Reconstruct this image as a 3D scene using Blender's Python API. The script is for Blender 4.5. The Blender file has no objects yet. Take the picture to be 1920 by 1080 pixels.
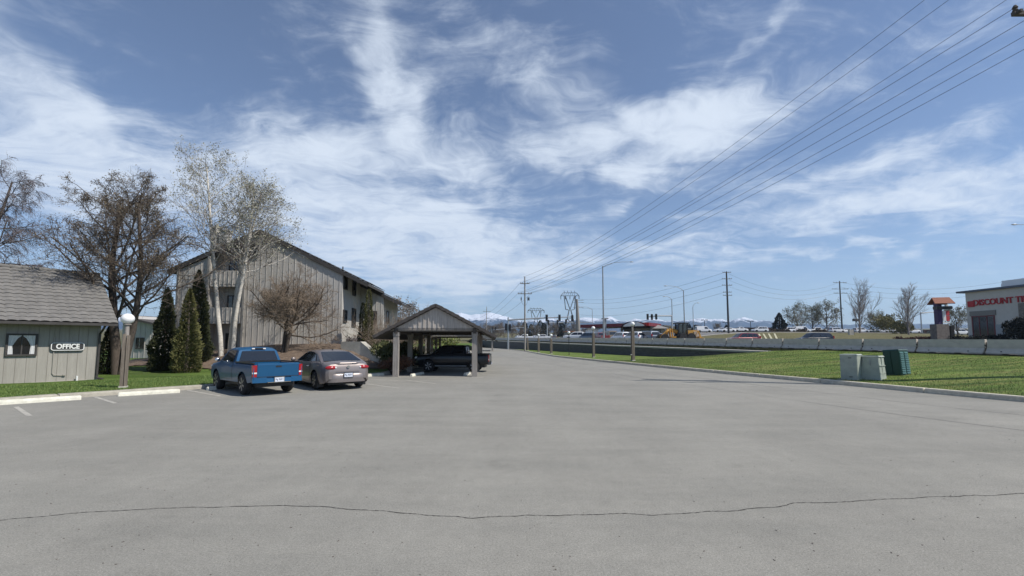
import bpy, bmesh, math, random
from mathutils import Vector, Matrix, noise
PI = math.pi
R = math.radians
# ------------------------------------------------------------------ camera, sky, sun, exposure
scene = bpy.context.scene
C = scene.collection
CAMZ, FPX, TILT, VC = 1.75, 830.0, R(4.32), 580.0
cam_data = bpy.data.cameras.new('camera')
cam = bpy.data.objects.new('camera', cam_data)
C.objects.link(cam)
cam.location = (0, 0, CAMZ)
cam.rotation_euler = (R(90) + TILT, 0, 0)
cam_data.sensor_width = 36.0
cam_data.lens = 36.0 * FPX / 1920
cam_data.shift_y = (VC - 540.0) / 1920
cam_data.clip_start = 0.1
cam_data.clip_end = 30000
scene.camera = cam
scene.view_settings.view_transform = 'Standard'
scene.view_settings.look = 'None'
scene.view_settings.gamma = 1
scene.view_settings.exposure = 0.42
SUN_EL, SUN_H = R(50), Vector((0.943, -0.333))
sd = bpy.data.lights.new('sun', 'SUN')
sun = bpy.data.objects.new('sun', sd)
C.objects.link(sun)
sd.energy = 3.8
sd.angle = R(0.55)
sd.color = (1.0, 0.945, 0.865)
SUN = Vector((SUN_H.x * math.cos(SUN_EL), SUN_H.y * math.cos(SUN_EL), math.sin(SUN_EL))).normalized()
sun.rotation_euler = SUN.to_track_quat('Z', 'Y').to_euler()
sun.location = (60, -20, 80)

def pray(px, py):
    u, v = (px - 960) / FPX, (VC - py) / FPX
    return Vector((u, math.cos(TILT) - v * math.sin(TILT), math.sin(TILT) + v * math.cos(TILT)))
def at(px, py, z=0.0):
    d = pray(px, py); t = (z - CAMZ) / d.z
    return Vector((d.x * t, d.y * t, z))
def atD(px, py, D):
    d = pray(px, py); t = D / d.y
    return Vector((d.x * t, D, CAMZ + d.z * t))
def on_plane(px, py, p0, n):
    d = pray(px, py); o = Vector((0, 0, CAMZ)); t = (Vector(p0) - o).dot(n) / d.dot(n)
    return o + d * t

HAZE = 1.5e-4
world = bpy.data.worlds.new('World')
scene.world = world
world.use_nodes = True
def build_sky():
    nt = world.node_tree; N, L = nt.nodes, nt.links; N.clear()
    def n(t, **k):
        a = N.new(t)
        for q, v in k.items(): setattr(a, q, v)
        return a
    def math_(op, a, b=None, clamp=False):
        m = n('ShaderNodeMath', operation=op); m.use_clamp = clamp
        for i, x in enumerate((a, b)):
            if x is None: continue
            if hasattr(x, 'links'): L.new(x, m.inputs[i])
            else: m.inputs[i].default_value = x
        return m.outputs[0]
    out = n('ShaderNodeOutputWorld'); bg = n('ShaderNodeBackground')
    sky = n('ShaderNodeTexSky'); sky.sky_type = 'NISHITA'; sky.sun_disc = False
    sky.sun_elevation = SUN_EL; sky.sun_rotation = math.atan2(SUN_H.x, SUN_H.y)
    sky.altitude = 1400; sky.air_density = 1.0; sky.dust_density = 0.6; sky.ozone_density = 1.5
    tc = n('ShaderNodeTexCoord'); D = tc.outputs['Generated']
    sep = n('ShaderNodeSeparateXYZ'); L.new(D, sep.inputs[0])
    zz = math_('ADD', math_('MAXIMUM', sep.outputs[2], 0.0), 0.10)
    cmb = n('ShaderNodeCombineXYZ')
    L.new(math_('DIVIDE', sep.outputs[0], zz), cmb.inputs[0]); L.new(math_('DIVIDE', sep.outputs[1], zz), cmb.inputs[1])
    # domain warp
    def noise_(vec, scale, det, rough=0.6, dist=0.0):
        t = n('ShaderNodeTexNoise'); t.inputs['Scale'].default_value = scale; t.inputs['Detail'].default_value = det
        t.inputs['Roughness'].default_value = rough; t.inputs['Distortion'].default_value = dist
        L.new(vec, t.inputs['Vector']); return t
    def vm(op, a, b):
        m = n('ShaderNodeVectorMath', operation=op)
        for i, x in enumerate((a, b)):
            if hasattr(x, 'links'): L.new(x, m.inputs[i])
            else: m.inputs[i].default_value = x
        return m
    w1 = noise_(cmb.outputs[0], 1.1, 3)
    warp = vm('MULTIPLY', vm('SUBTRACT', w1.outputs['Color'], (.5, .5, .5)).outputs[0], (.8, .8, 0)).outputs[0]
    P = vm('ADD', cmb.outputs[0], warp).outputs[0]
    mp = n('ShaderNodeMapping'); L.new(P, mp.inputs[0]); mp.inputs['Rotation'].default_value = (0, 0, R(38)); mp.inputs['Scale'].default_value = (0.42, 1.5, 1)
    fib = noise_(mp.outputs[0], 2.4, 10, .66, .12).outputs['Fac']
    puff = noise_(P, 2.1, 10, .64, .08).outputs['Fac']
    fine = noise_(P, 8.0, 7, .66, .15).outputs['Fac']
    # the direction is warped a little so that the cloud banks have ragged outlines
    wd = noise_(D, 3.2, 4, .6); wd2 = noise_(D, 10.0, 4, .6)
    DW = vm('ADD', vm('ADD', D, vm('MULTIPLY', vm('SUBTRACT', wd.outputs['Color'], (.5, .5, .5)).outputs[0], (.30, .30, .22)).outputs[0]).outputs[0],
            vm('MULTIPLY', vm('SUBTRACT', wd2.outputs['Color'], (.5, .5, .5)).outputs[0], (.09, .09, .07)).outputs[0]).outputs[0]
    banks = [  # px, py, half length, half width (px), angle (deg, up-right positive), weight
        (90, 150, 190, 55, -36, .95), (60, 250, 240, 90, -15, .62), (230, 330, 280, 80, 0, .42),
        (725, 120, 130, 45, -72, .85), (800, 215, 70, 75, -60, .62), (520, 255, 130, 45, -8, .60),
        (640, 300, 170, 50, 0, .55), (800, 415, 190, 42, -8, .85), (620, 420, 260, 70, -5, .48),
        (880, 495, 160, 32, -4, .80), (910, 330, 80, 26, -4, .62), (720, 520, 260, 45, 0, .55),
        (1190, 250, 190, 62, 8, .78), (1280, 215, 110, 40, 14, .60), (1120, 290, 100, 30, -5, .52), (1140, 385, 22, 36, -55, .6),
        (1660, 290, 170, 20, 20, .62), (1800, 345, 210, 34, 12, .80), (1700, 405, 300, 26, 4, .72),
        (1400, 495, 160, 14, 2, .60), (1620, 490, 120, 8, 3, .42), (1250, 465, 160, 14, 3, .42), (1060, 500, 150, 22, 3, .42),
        (1450, 25, 120, 14, 38, .35), (900, 60, 220, 60, -25, .34), (1020, 150, 160, 60, -15, .32), (1500, 330, 160, 40, 12, .30), (1640, 120, 300, 50, 25, .22)]
    acc = None
    for (px, py, a, b, ang, w) in banks:
        c = pray(px, py).normalized()
        # local frame in the sphere of directions
        e = pray(px + 10 * math.cos(R(ang)), py - 10 * math.sin(R(ang))).normalized() - c
        e.normalize(); f = c.cross(e).normalized()
        sc = pray(px, py).length
        ra, rb = a / FPX / sc, b / FPX / sc
        df = vm('SUBTRACT', DW, tuple(c)).outputs[0]
        d1 = vm('DOT_PRODUCT', df, tuple(e / ra)).outputs['Value']; d2 = vm('DOT_PRODUCT', df, tuple(f / rb)).outputs['Value']; d3 = vm('DOT_PRODUCT', df, tuple(c / .6)).outputs['Value']
        q = math_('ADD', math_('ADD', math_('POWER', math_('ABSOLUTE', d1), 2.0), math_('POWER', math_('ABSOLUTE', d2), 2.0)), math_('POWER', math_('ABSOLUTE', d3), 2.0))
        g = math_('MULTIPLY', math_('POWER', 2.718, math_('MULTIPLY', q, -0.75)), w)
        acc = g if acc is None else math_('ADD', acc, g)
    acc = math_('MINIMUM', acc, 1.05)
    tex = math_('ADD', math_('MULTIPLY', fib, .55), math_('ADD', math_('MULTIPLY', puff, .65), math_('MULTIPLY', fine, .30)))
    # tex averages about .75
    dens = math_('ADD', math_('MULTIPLY', acc, 0.84), math_('MULTIPLY', math_('SUBTRACT', tex, .76), 2.65))
    mr = n('ShaderNodeMapRange'); mr.interpolation_type = 'SMOOTHSTEP'
    L.new(dens, mr.inputs['Value']); mr.inputs['From Min'].default_value = -.02; mr.inputs['From Max'].default_value = 1.15
    mr.inputs['To Min'].default_value = 0.05; mr.inputs['To Max'].default_value = 0.97
    # thin whitish air towards the horizon
    hz = math_('POWER', 2.718, math_('MULTIPLY', math_('MAXIMUM', sep.outputs[2], 0.0), -7.0))
    mixh = n('ShaderNodeMix', data_type='RGBA'); L.new(math_('MULTIPLY', hz, .42), mixh.inputs[0])
    tint = n('ShaderNodeMix', data_type='RGBA', blend_type='MULTIPLY'); tint.inputs[0].default_value = 1; L.new(sky.outputs[0], tint.inputs[6]); tint.inputs[7].default_value = (.92, 1.0, 1.10, 1)
    L.new(tint.outputs[2], mixh.inputs[6]); mixh.inputs[7].default_value = (4.3, 5.8, 7.9, 1)
    mix = n('ShaderNodeMix', data_type='RGBA')
    L.new(math_('MULTIPLY', mr.outputs[0], .92), mix.inputs[0]); L.new(mixh.outputs[2], mix.inputs[6]); mix.inputs[7].default_value = (7.4, 8.2, 9.3, 1)
    L.new(mix.outputs[2], bg.inputs['Color']); bg.inputs['Strength'].default_value = 0.082
    L.new(bg.outputs[0], out.inputs['Surface'])
build_sky()

# ------------------------------------------------------------------ helpers
def tag(o, label=None, cat=None, group=None, kind=None):
    if label: o['label'] = label
    if cat: o['category'] = cat
    if group: o['group'] = group
    if kind: o['kind'] = kind
    return o
def empty(name, loc=(0, 0, 0), rz=0.0):
    o = bpy.data.objects.new(name, None); C.objects.link(o)
    o.location = loc; o.rotation_euler = (0, 0, rz); o.empty_display_size = .2
    return o
def copy_tree(o, parent=None):
    c = o.copy(); C.objects.link(c); c.parent = parent
    for ch in list(o.children): copy_tree(ch, c)
    return c
class MB:
    def __init__(s): s.v, s.f, s.m = [], [], []
    def add(s, vs, fs, mi=0):
        b = len(s.v); s.v += [tuple(x) for x in vs]; s.f += [tuple(b + i for i in q) for q in fs]; s.m += [mi] * len(fs)
    def box(s, c, size, rz=0.0, mi=0, M=None):
        hx, hy, hz = size[0] / 2, size[1] / 2, size[2] / 2
        vs = [Vector((x, y, z)) for x in (-hx, hx) for y in (-hy, hy) for z in (-hz, hz)]
        rot = M if M is not None else Matrix.Rotation(rz, 3, 'Z')
        s.add([Vector(c) + rot @ v for v in vs], [(0, 1, 3, 2), (4, 6, 7, 5), (0, 4, 5, 1), (2, 3, 7, 6), (0, 2, 6, 4), (1, 5, 7, 3)], mi)
    def hexa(s, bot, top, mi=0):
        n = len(bot)
        s.add(list(bot) + list(top), [tuple(reversed(range(n))), tuple(range(n, 2 * n))] + [(i, (i + 1) % n, n + (i + 1) % n, n + i) for i in range(n)], mi)
    def bar(s, a, b, w, h=None, mi=0):
        a, b = Vector(a), Vector(b); d = (b - a).normalized(); h = h or w
        up = Vector((0, 0, 1)) if abs(d.z) < .98 else Vector((1, 0, 0))
        x = d.cross(up).normalized() * w / 2; y = x.cross(d).normalized() * h / 2
        s.hexa([a - x - y, a + x - y, a + x + y, a - x + y], [b - x - y, b + x - y, b + x + y, b - x + y], mi)
    def tube(s, pts, rad, n=6, mi=0, cap=True):
        pts = [Vector(p) for p in pts]; m = len(pts)
        if not hasattr(rad, '__len__'): rad = [rad] * m
        vs = []; prev = None
        for i in range(m):
            d = (pts[min(i + 1, m - 1)] - pts[max(i - 1, 0)])
            if d.length < 1e-9: d = Vector((0, 0, 1))
            d.normalize()
            up = prev if prev is not None else (Vector((0, 0, 1)) if abs(d.z) < .95 else Vector((1, 0, 0)))
            x = d.cross(up)
            if x.length < 1e-4: x = d.cross(Vector((1, .1, 0)))
            x.normalize(); y = x.cross(d).normalized(); prev = y
            for k in range(n):
                a = 2 * PI * k / n; vs.append(pts[i] + (x * math.cos(a) + y * math.sin(a)) * rad[i])
        fs = [(i * n + k, i * n + (k + 1) % n, (i + 1) * n + (k + 1) % n, (i + 1) * n + k) for i in range(m - 1) for k in range(n)]
        if cap: fs += [tuple(reversed(range(n))), tuple((m - 1) * n + k for k in range(n))]
        s.add(vs, fs, mi)
    def lathe(s, prof, c=(0, 0, 0), n=16, axis='Z', mi=0):
        vs = []
        for (r, h) in prof:
            for k in range(n):
                a = 2 * PI * k / n; x, y = r * math.cos(a), r * math.sin(a)
                p = (x, y, h) if axis == 'Z' else ((x, h, y) if axis == 'Y' else (h, x, y))
                vs.append(Vector(p) + Vector(c))
        m = len(prof)
        fs = [(i * n + k, i * n + (k + 1) % n, (i + 1) * n + (k + 1) % n, (i + 1) * n + k) for i in range(m - 1) for k in range(n)]
        s.add(vs, fs + [tuple(range(n)), tuple((m - 1) * n + k for k in range(n))], mi)
    def ball(s, c, r, n=14, sc=(1, 1, 1), mi=0):
        m = max(6, n // 2); pr = [(max(1e-4, math.sin(PI * i / m)), -math.cos(PI * i / m)) for i in range(m + 1)]
        vs = [Vector((q * math.cos(2 * PI * k / n) * r * sc[0], q * math.sin(2 * PI * k / n) * r * sc[1], h * r * sc[2])) + Vector(c) for (q, h) in pr for k in range(n)]
        s.add(vs, [(i * n + k, i * n + (k + 1) % n, (i + 1) * n + (k + 1) % n, (i + 1) * n + k) for i in range(m) for k in range(n)], mi)
    def prism(s, poly, frame, h, mi=0):
        """poly: (a, b) points; frame: (origin, A, B, N); extruded from the origin plane by h along N"""
        o, A, B, Nn = frame
        b = [o + A * p[0] + B * p[1] for p in poly]
        s.hexa(b, [q + Nn * h for q in b], mi)
    def build(s, name, mats, parent=None, smooth=None, fix=False):
        me = bpy.data.meshes.new(name); me.from_pydata(s.v, [], s.f)
        if not isinstance(mats, (list, tuple)): mats = [mats]
        for m in mats: me.materials.append(m)
        if len(mats) > 1: me.polygons.foreach_set('material_index', s.m)
        if smooth is not None:
            me.shade_smooth()
            if smooth < 179: me.set_sharp_from_angle(angle=R(smooth))
        me.update()
        if fix:
            bm = bmesh.new(); bm.from_mesh(me); bmesh.ops.recalc_face_normals(bm, faces=bm.faces); bm.to_mesh(me); bm.free()
        o = bpy.data.objects.new(name, me); C.objects.link(o); o.parent = parent
        return o
def text_obj(name, s, size, mat_, parent, M, ext=.01, bold=0.0, sx=1.0):
    cu = bpy.data.curves.new(name, 'FONT'); cu.body = s; cu.size = size; cu.extrude = ext; cu.offset = bold
    cu.align_x = 'CENTER'; cu.align_y = 'CENTER'
    t = bpy.data.objects.new(name, cu); C.objects.link(t)
    bpy.context.view_layer.update()
    me = bpy.data.meshes.new_from_object(t.evaluated_get(bpy.context.evaluated_depsgraph_get()))
    bpy.data.objects.remove(t); me.materials.clear(); me.materials.append(mat_)
    o = bpy.data.objects.new(name, me); C.objects.link(o); o.parent = parent
    o.matrix_local = M @ Matrix.Diagonal((sx, 1, 1, 1))
    return o

# ------------------------------------------------------------------ materials
MATS = {}
def mat(name, col, rough=.75, metal=0.0, var=0.0, scale=4.0, bump=0.0, bscale=None, spec=None, emit=None, coat=0.0, col2=None, det=5, stretch=None, contrast=1.0, trans=0.0):
    if name in MATS: return MATS[name]
    m = bpy.data.materials.new(name); m.use_nodes = True; MATS[name] = m
    nt = m.node_tree; N, L = nt.nodes, nt.links; b = N['Principled BSDF']
    b.inputs['Base Color'].default_value = (*col, 1); b.inputs['Roughness'].default_value = rough; b.inputs['Metallic'].default_value = metal
    if spec is not None: b.inputs['Specular IOR Level'].default_value = spec
    if coat: b.inputs['Coat Weight'].default_value = coat; b.inputs['Coat Roughness'].default_value = .04
    if trans: b.inputs['Transmission Weight'].default_value = trans
    if emit: b.inputs['Emission Color'].default_value = (*emit[:3], 1); b.inputs['Emission Strength'].default_value = emit[3]
    if var or col2 or bump:
        tc = N.new('ShaderNodeTexCoord'); vec = tc.outputs['Object']
        if stretch:
            mp = N.new('ShaderNodeMapping'); L.new(vec, mp.inputs[0]); mp.inputs['Scale'].default_value = stretch; vec = mp.outputs[0]
        t = N.new('ShaderNodeTexNoise'); t.inputs['Scale'].default_value = scale; t.inputs['Detail'].default_value = det; t.inputs['Roughness'].default_value = .65
        L.new(vec, t.inputs['Vector'])
        if var or col2:
            r = N.new('ShaderNodeValToRGB'); L.new(t.outputs['Fac'], r.inputs[0])
            c2 = col2 or tuple(min(1, c * (1 + var)) for c in col); c1 = col if col2 else tuple(c * (1 - var) for c in col)
            w = .22 / contrast
            r.color_ramp.elements[0].position = .5 - w; r.color_ramp.elements[0].color = (*c1, 1)
            r.color_ramp.elements[1].position = .5 + w; r.color_ramp.elements[1].color = (*c2, 1)
            L.new(r.outputs[0], b.inputs['Base Color'])
        if bump:
            t2 = N.new('ShaderNodeTexNoise'); t2.inputs['Scale'].default_value = bscale or scale * 4; t2.inputs['Detail'].default_value = 4; L.new(vec, t2.inputs['Vector'])
            bp = N.new('ShaderNodeBump'); bp.inputs['Strength'].default_value = bump; bp.inputs['Distance'].default_value = .02
            L.new(t2.outputs['Fac'], bp.inputs['Height']); L.new(bp.outputs[0], b.inputs['Normal'])
    return m
def node_mat(name):
    m = bpy.data.materials.new(name); m.use_nodes = True; MATS[name] = m
    return m, m.node_tree.nodes, m.node_tree.links, m.node_tree.nodes['Principled BSDF']
def tex(N, L, vec, scale, det=5, rough=.6, stretch=None, rot=0.0):
    if stretch or rot:
        mp = N.new('ShaderNodeMapping'); L.new(vec, mp.inputs[0]); mp.inputs['Scale'].default_value = stretch or (1, 1, 1); mp.inputs['Rotation'].default_value = (0, 0, rot); vec = mp.outputs[0]
    t = N.new('ShaderNodeTexNoise'); t.inputs['Scale'].default_value = scale; t.inputs['Detail'].default_value = det; t.inputs['Roughness'].default_value = rough
    L.new(vec, t.inputs['Vector']); return t.outputs['Fac']
def ramp(N, L, fac, stops):
    r = N.new('ShaderNodeValToRGB'); L.new(fac, r.inputs[0]); e = r.color_ramp.elements
    while len(e) < len(stops): e.new(.5)
    for i, (p, c) in enumerate(stops):
        e[i].position = p; e[i].color = (*c, 1) if hasattr(c, '__len__') else (c, c, c, 1)
    return r.outputs[0]
def mixc(N, L, fac, a, b, mode='MIX'):
    m = N.new('ShaderNodeMix'); m.data_type = 'RGBA'; m.blend_type = mode
    for i, x in ((0, fac), (6, a), (7, b)):
        if hasattr(x, 'links'): L.new(x, m.inputs[i])
        elif i == 0: m.inputs[0].default_value = x
        else: m.inputs[i].default_value = (*x, 1)
    return m.outputs[2]
def add_bump(N, L, b, h, strength, dist=.02):
    bp = N.new('ShaderNodeBump'); bp.inputs['Strength'].default_value = strength; bp.inputs['Distance'].default_value = dist
    L.new(h, bp.inputs['Height']); L.new(bp.outputs[0], b.inputs['Normal'])

def asphalt_mat():
    m, N, L, b = node_mat('asphalt'); tc = N.new('ShaderNodeTexCoord'); o = tc.outputs['Object']
    big = tex(N, L, o, .16, 5, .6); wear = tex(N, L, o, .9, 6, .65, (.35, 1.6, 1), R(-25)); grit = tex(N, L, o, 55, 3, .7); agg = tex(N, L, o, 130, 2, .6); mid = tex(N, L, o, 7, 5, .7)
    c = ramp(N, L, big, [(.3, (.226, .220, .197)), (.7, (.277, .268, .238))])
    st1 = tex(N, L, o, .55, 6, .7, (1.4, .35, 1), R(35)); oil = tex(N, L, o, 1.3, 3, .5); pat = tex(N, L, o, .33, 7, .72)
    c = mixc(N, L, .9, c, ramp(N, L, st1, [(.30, .86), (.5, 1.0), (.68, 1.10)]), 'MULTIPLY')
    c = mixc(N, L, .9, c, ramp(N, L, pat, [(.32, .84), (.5, 1.0), (.66, 1.09)]), 'MULTIPLY')
    c = mixc(N, L, .55, c, ramp(N, L, oil, [(.24, .55), (.33, 1.0)]), 'MULTIPLY')
    c = mixc(N, L, .45, c, ramp(N, L, wear, [(.35, (.215, .211, .189)), (.62, (.284, .274, .243))]))
    c = mixc(N, L, .75, c, ramp(N, L, mid, [(.3, .90), (.7, 1.07)]), 'MULTIPLY')
    c = mixc(N, L, .8, c, ramp(N, L, grit, [(.30, .66), (.5, 1.0), (.72, 1.28)]), 'MULTIPLY')
    c = mixc(N, L, .85, c, ramp(N, L, agg, [(.28, .40), (.44, 1.0), (.60, 1.0), (.72, 1.8)]), 'MULTIPLY')
    # smoother greyer pavement strip near the right kerb, with faint tyre paths
    L.new(c, b.inputs['Base Color']); b.inputs['Roughness'].default_value = .93; b.inputs['Specular IOR Level'].default_value = .25
    add_bump(N, L, b, agg, .45, .006)
    return m
def grass_mat(name, g1, g2, dry, amount=.35):
    m, N, L, b = node_mat(name); tc = N.new('ShaderNodeTexCoord'); o = tc.outputs['Object']
    a = tex(N, L, o, .6, 6, .7, (.3, 2.0, 1), R(10)); f = tex(N, L, o, 16, 4, .7); d = tex(N, L, o, 1.0, 7, .75, (.25, 2.4, 1), R(6))
    st = tex(N, L, o, 60, 2, .6)
    c = ramp(N, L, a, [(.36, tuple(v * .62 for v in g1)), (.5, g1), (.62, g2)])
    c = mixc(N, L, ramp(N, L, d, [(.50, 0.0), (.68, amount * 2)]), c, dry)
    c = mixc(N, L, .85, c, ramp(N, L, f, [(.28, .55), (.7, 1.4)]), 'MULTIPLY')
    c = mixc(N, L, .7, c, ramp(N, L, st, [(.3, .55), (.7, 1.4)]), 'MULTIPLY')
    L.new(c, b.inputs['Base Color']); b.inputs['Roughness'].default_value = .9; b.inputs['Specular IOR Level'].default_value = .15
    add_bump(N, L, b, f, .9, .05)
    return m
def siding_mat(name, c1, c2, dark=.5):
    m, N, L, b = node_mat(name); tc = N.new('ShaderNodeTexCoord'); o = tc.outputs['Object']
    st = tex(N, L, o, 3.0, 6, .7, (3.5, 3.5, .22)); bl = tex(N, L, o, .5, 4, .6); fi = tex(N, L, o, 16, 4, .7, (2.5, 2.5, .2))
    c = ramp(N, L, st, [(.28, c1), (.68, c2)])
    c = mixc(N, L, .6, c, ramp(N, L, bl, [(.3, .84), (.7, 1.08)]), 'MULTIPLY')
    c = mixc(N, L, dark, c, ramp(N, L, fi, [(.25, .72), (.6, 1.08)]), 'MULTIPLY')
    L.new(c, b.inputs['Base Color']); b.inputs['Roughness'].default_value = .88
    add_bump(N, L, b, fi, .35, .01)
    return m
def block_mat():
    m, N, L, b = node_mat('split_block'); tc = N.new('ShaderNodeTexCoord')
    mp = N.new('ShaderNodeMapping'); L.new(tc.outputs['UV'], mp.inputs[0])
    br = N.new('ShaderNodeTexBrick'); L.new(mp.outputs[0], br.inputs['Vector'])
    br.inputs['Scale'].default_value = 1; br.inputs['Brick Width'].default_value = .45; br.inputs['Row Height'].default_value = .2; br.inputs['Mortar Size'].default_value = .018
    br.inputs['Color1'].default_value = (.125, .118, .112, 1); br.inputs['Color2'].default_value = (.090, .086, .083, 1); br.inputs['Mortar'].default_value = (.045, .043, .042, 1)
    f = tex(N, L, tc.outputs['Object'], 9, 5, .7)
    c = mixc(N, L, .8, br.outputs['Color'], ramp(N, L, f, [(.3, .6), (.7, 1.4)]), 'MULTIPLY')
    L.new(c, b.inputs['Base Color']); b.inputs['Roughness'].default_value = .95
    add_bump(N, L, b, f, .8, .05)
    return m
def mountain_mat():
    m, N, L, b = node_mat('mountain_hazed_rock'); g = N.new('ShaderNodeNewGeometry'); pos = g.outputs['Position']
    sp = N.new('ShaderNodeSeparateXYZ'); L.new(pos, sp.inputs[0])
    n1 = tex(N, L, pos, .012, 8, .72, (1, 1, .6)); n2 = tex(N, L, pos, .035, 6, .7)
    def mt(op, a, bb):
        k = N.new('ShaderNodeMath'); k.operation = op
        for i, x in enumerate((a, bb)):
            if hasattr(x, 'links'): L.new(x, k.inputs[i])
            else: k.inputs[i].default_value = x
        return k.outputs[0]
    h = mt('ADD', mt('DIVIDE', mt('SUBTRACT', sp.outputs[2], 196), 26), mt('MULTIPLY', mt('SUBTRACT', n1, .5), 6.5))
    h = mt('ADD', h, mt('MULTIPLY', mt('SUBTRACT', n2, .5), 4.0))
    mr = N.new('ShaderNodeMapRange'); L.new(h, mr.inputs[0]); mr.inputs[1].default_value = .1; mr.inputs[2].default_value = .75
    c = ramp(N, L, n2, [(.3, (.022, .045, .085)), (.7, (.045, .075, .125))])  # rock tones made bluer, distance haze painted into the colour
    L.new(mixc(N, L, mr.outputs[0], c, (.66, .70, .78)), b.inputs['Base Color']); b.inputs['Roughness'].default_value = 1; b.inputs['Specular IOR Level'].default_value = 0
    return m
M_ASPH = asphalt_mat()
M_GRASS = grass_mat('lawn_grass', (.070, .122, .024), (.118, .178, .040), (.22, .20, .08), .22)
M_GRASSR = grass_mat('verge_grass', (.092, .148, .028), (.150, .205, .046), (.30, .26, .10), .42)
M_FIELD = grass_mat('dry_field', (.11, .105, .045), (.15, .135, .065), (.21, .175, .10), .5)
M_SIDE = siding_mat('grey_siding', (.40, .382, .352), (.525, .50, .462), .4)
M_SIDE2 = siding_mat('office_siding', (.30, .283, .250), (.37, .35, .31), .3)
M_SIDE3 = siding_mat('weathered_boards', (.34, .305, .27), (.56, .51, .46), .8)
M_TRIM = mat('dark_trim', (.050, .045, .042), .7, var=.3)
M_ROOF = mat('brown_tile', (.075, .066, .060), .85, var=.35, scale=8, bump=.3)
M_OROOF = mat('office_tile', (.165, .158, .147), .9, var=.22, scale=3, bump=.4, bscale=40)
M_CONC = mat('concrete', (.42, .40, .36), .9, var=.18, scale=3, bump=.3, bscale=60)
M_KERB2 = mat('left_kerb_concrete', (.37, .345, .285), .9, var=.25, scale=4, bump=.35, bscale=50)
M_KERB = mat('kerb_concrete', (.56, .51, .41), .9, var=.25, scale=5, bump=.35, bscale=50)
M_BARR = mat('barrier_concrete', (.54, .485, .42), .9, var=.16, scale=2.5, bump=.25, bscale=30, stretch=(1, 1, 1.5))
M_BLOCK = block_mat()
M_WOOD = mat('weathered_wood', (.16, .135, .108), .9, var=.4, scale=6, bump=.4, stretch=(4, 4, .35))
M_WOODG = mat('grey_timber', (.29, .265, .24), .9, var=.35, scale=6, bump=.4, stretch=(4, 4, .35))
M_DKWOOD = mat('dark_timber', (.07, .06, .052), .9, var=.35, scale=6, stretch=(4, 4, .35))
M_GLASS = mat('window_glass', (.02, .025, .03), .06, spec=.8)
M_CGLASS = mat('car_glass', (.012, .014, .018), .05, spec=.9)
M_BLACK = mat('black_plastic', (.015, .015, .016), .5)
M_TYRE = mat('tyre_rubber', (.018, .018, .019), .85, bump=.2, bscale=60)
M_WHITE = mat('white_paint', (.78, .78, .76), .5)
M_GLOBE = mat('white_globe', (.85, .85, .84), .35)
M_STEEL = mat('galvanised_steel', (.42, .44, .46), .45, metal=.6, var=.12)
M_GREYP = mat('grey_pole_paint', (.30, .32, .34), .5, metal=.3, var=.1)
M_CHROME = mat('chrome', (.70, .70, .70), .15, metal=1.0)
M_RED = mat('red_lens', (.33, .008, .014), .18, coat=.6)
M_CLEAR = mat('clear_lens', (.75, .75, .75), .1, coat=.5)
M_YLINE = mat('faded_paint', (.50, .47, .40), .9, var=.30, scale=14, contrast=2)
M_WIRE = mat('wire', (.035, .038, .045), .6)
# ------------------------------------------------------------------ terrain
BT = Vector((-.237, .9715)).normalized(); BN = Vector((BT.y, -BT.x)); BO = Vector((31.5, 0.0))
def bp(t, s, z=0.0):
    p = BO + BT * t + BN * s
    return Vector((p.x, p.y, z))
def ts(x, y):
    d = Vector((x, y)) - BO
    return d.dot(BT), d.dot(BN)
def sstep(x, a, b):
    u = min(1, max(0, (x - a) / (b - a))); return u * u * (3 - 2 * u)
def z_road(t): return 1.1 + .0123 * (min(max(t, -40), 175) - 23)
def z_ground(x, y):
    t, s = ts(x, y)
    if s < -.6:
        z = -.05
        far = sstep(t, 176, 230)
        z = z * (1 - far) + 2.6 * far
    else:
        z = z_road(t)
        if s > 20: z += sstep(s, 20, 74) * (1.25 + 1.55 * sstep(t, 70, 135))
    d = math.hypot(x, y)
    z += max(0, d - 300) * .024
    return z
def build_ground():
    tsx = [-3500, -1500, -500, -200, -80, -30] + list(range(0, 300, 6)) + [320, 360, 420, 500, 650, 850, 1200, 1800, 2600, 3600, 4800, 6500]
    ssx = [-6000, -3000, -1500, -700, -300, -150, -60, -20, -5, -.62, -.58, 5, 12, 20] + list(range(24, 110, 5)) + [125, 150, 200, 300, 500, 900, 1600, 3000, 6000]
    m = MB(); vs = []
    for t in tsx:
        for s in ssx:
            p = bp(t, s); vs.append((p.x, p.y, z_ground(p.x, p.y)))
    n = len(ssx)
    m.add(vs, [(i * n + j, i * n + j + 1, (i + 1) * n + j + 1, (i + 1) * n + j) for i in range(len(tsx) - 1) for j in range(n - 1)])
    tag(m.build('ground', M_FIELD, smooth=60), kind='structure')
build_ground()
# the lot
m = MB(); m.add([(-90, -60, 0), (70, -60, 0), (70, -20, 0), (34, 6, 0), (28, 36, 0), (20, 60, 0), (-2, 132, 0), (-14, 172, 0), (-90, 172, 0)], [tuple(range(9))])
tag(m.build('parking_lot', M_ASPH), kind='structure')
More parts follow.
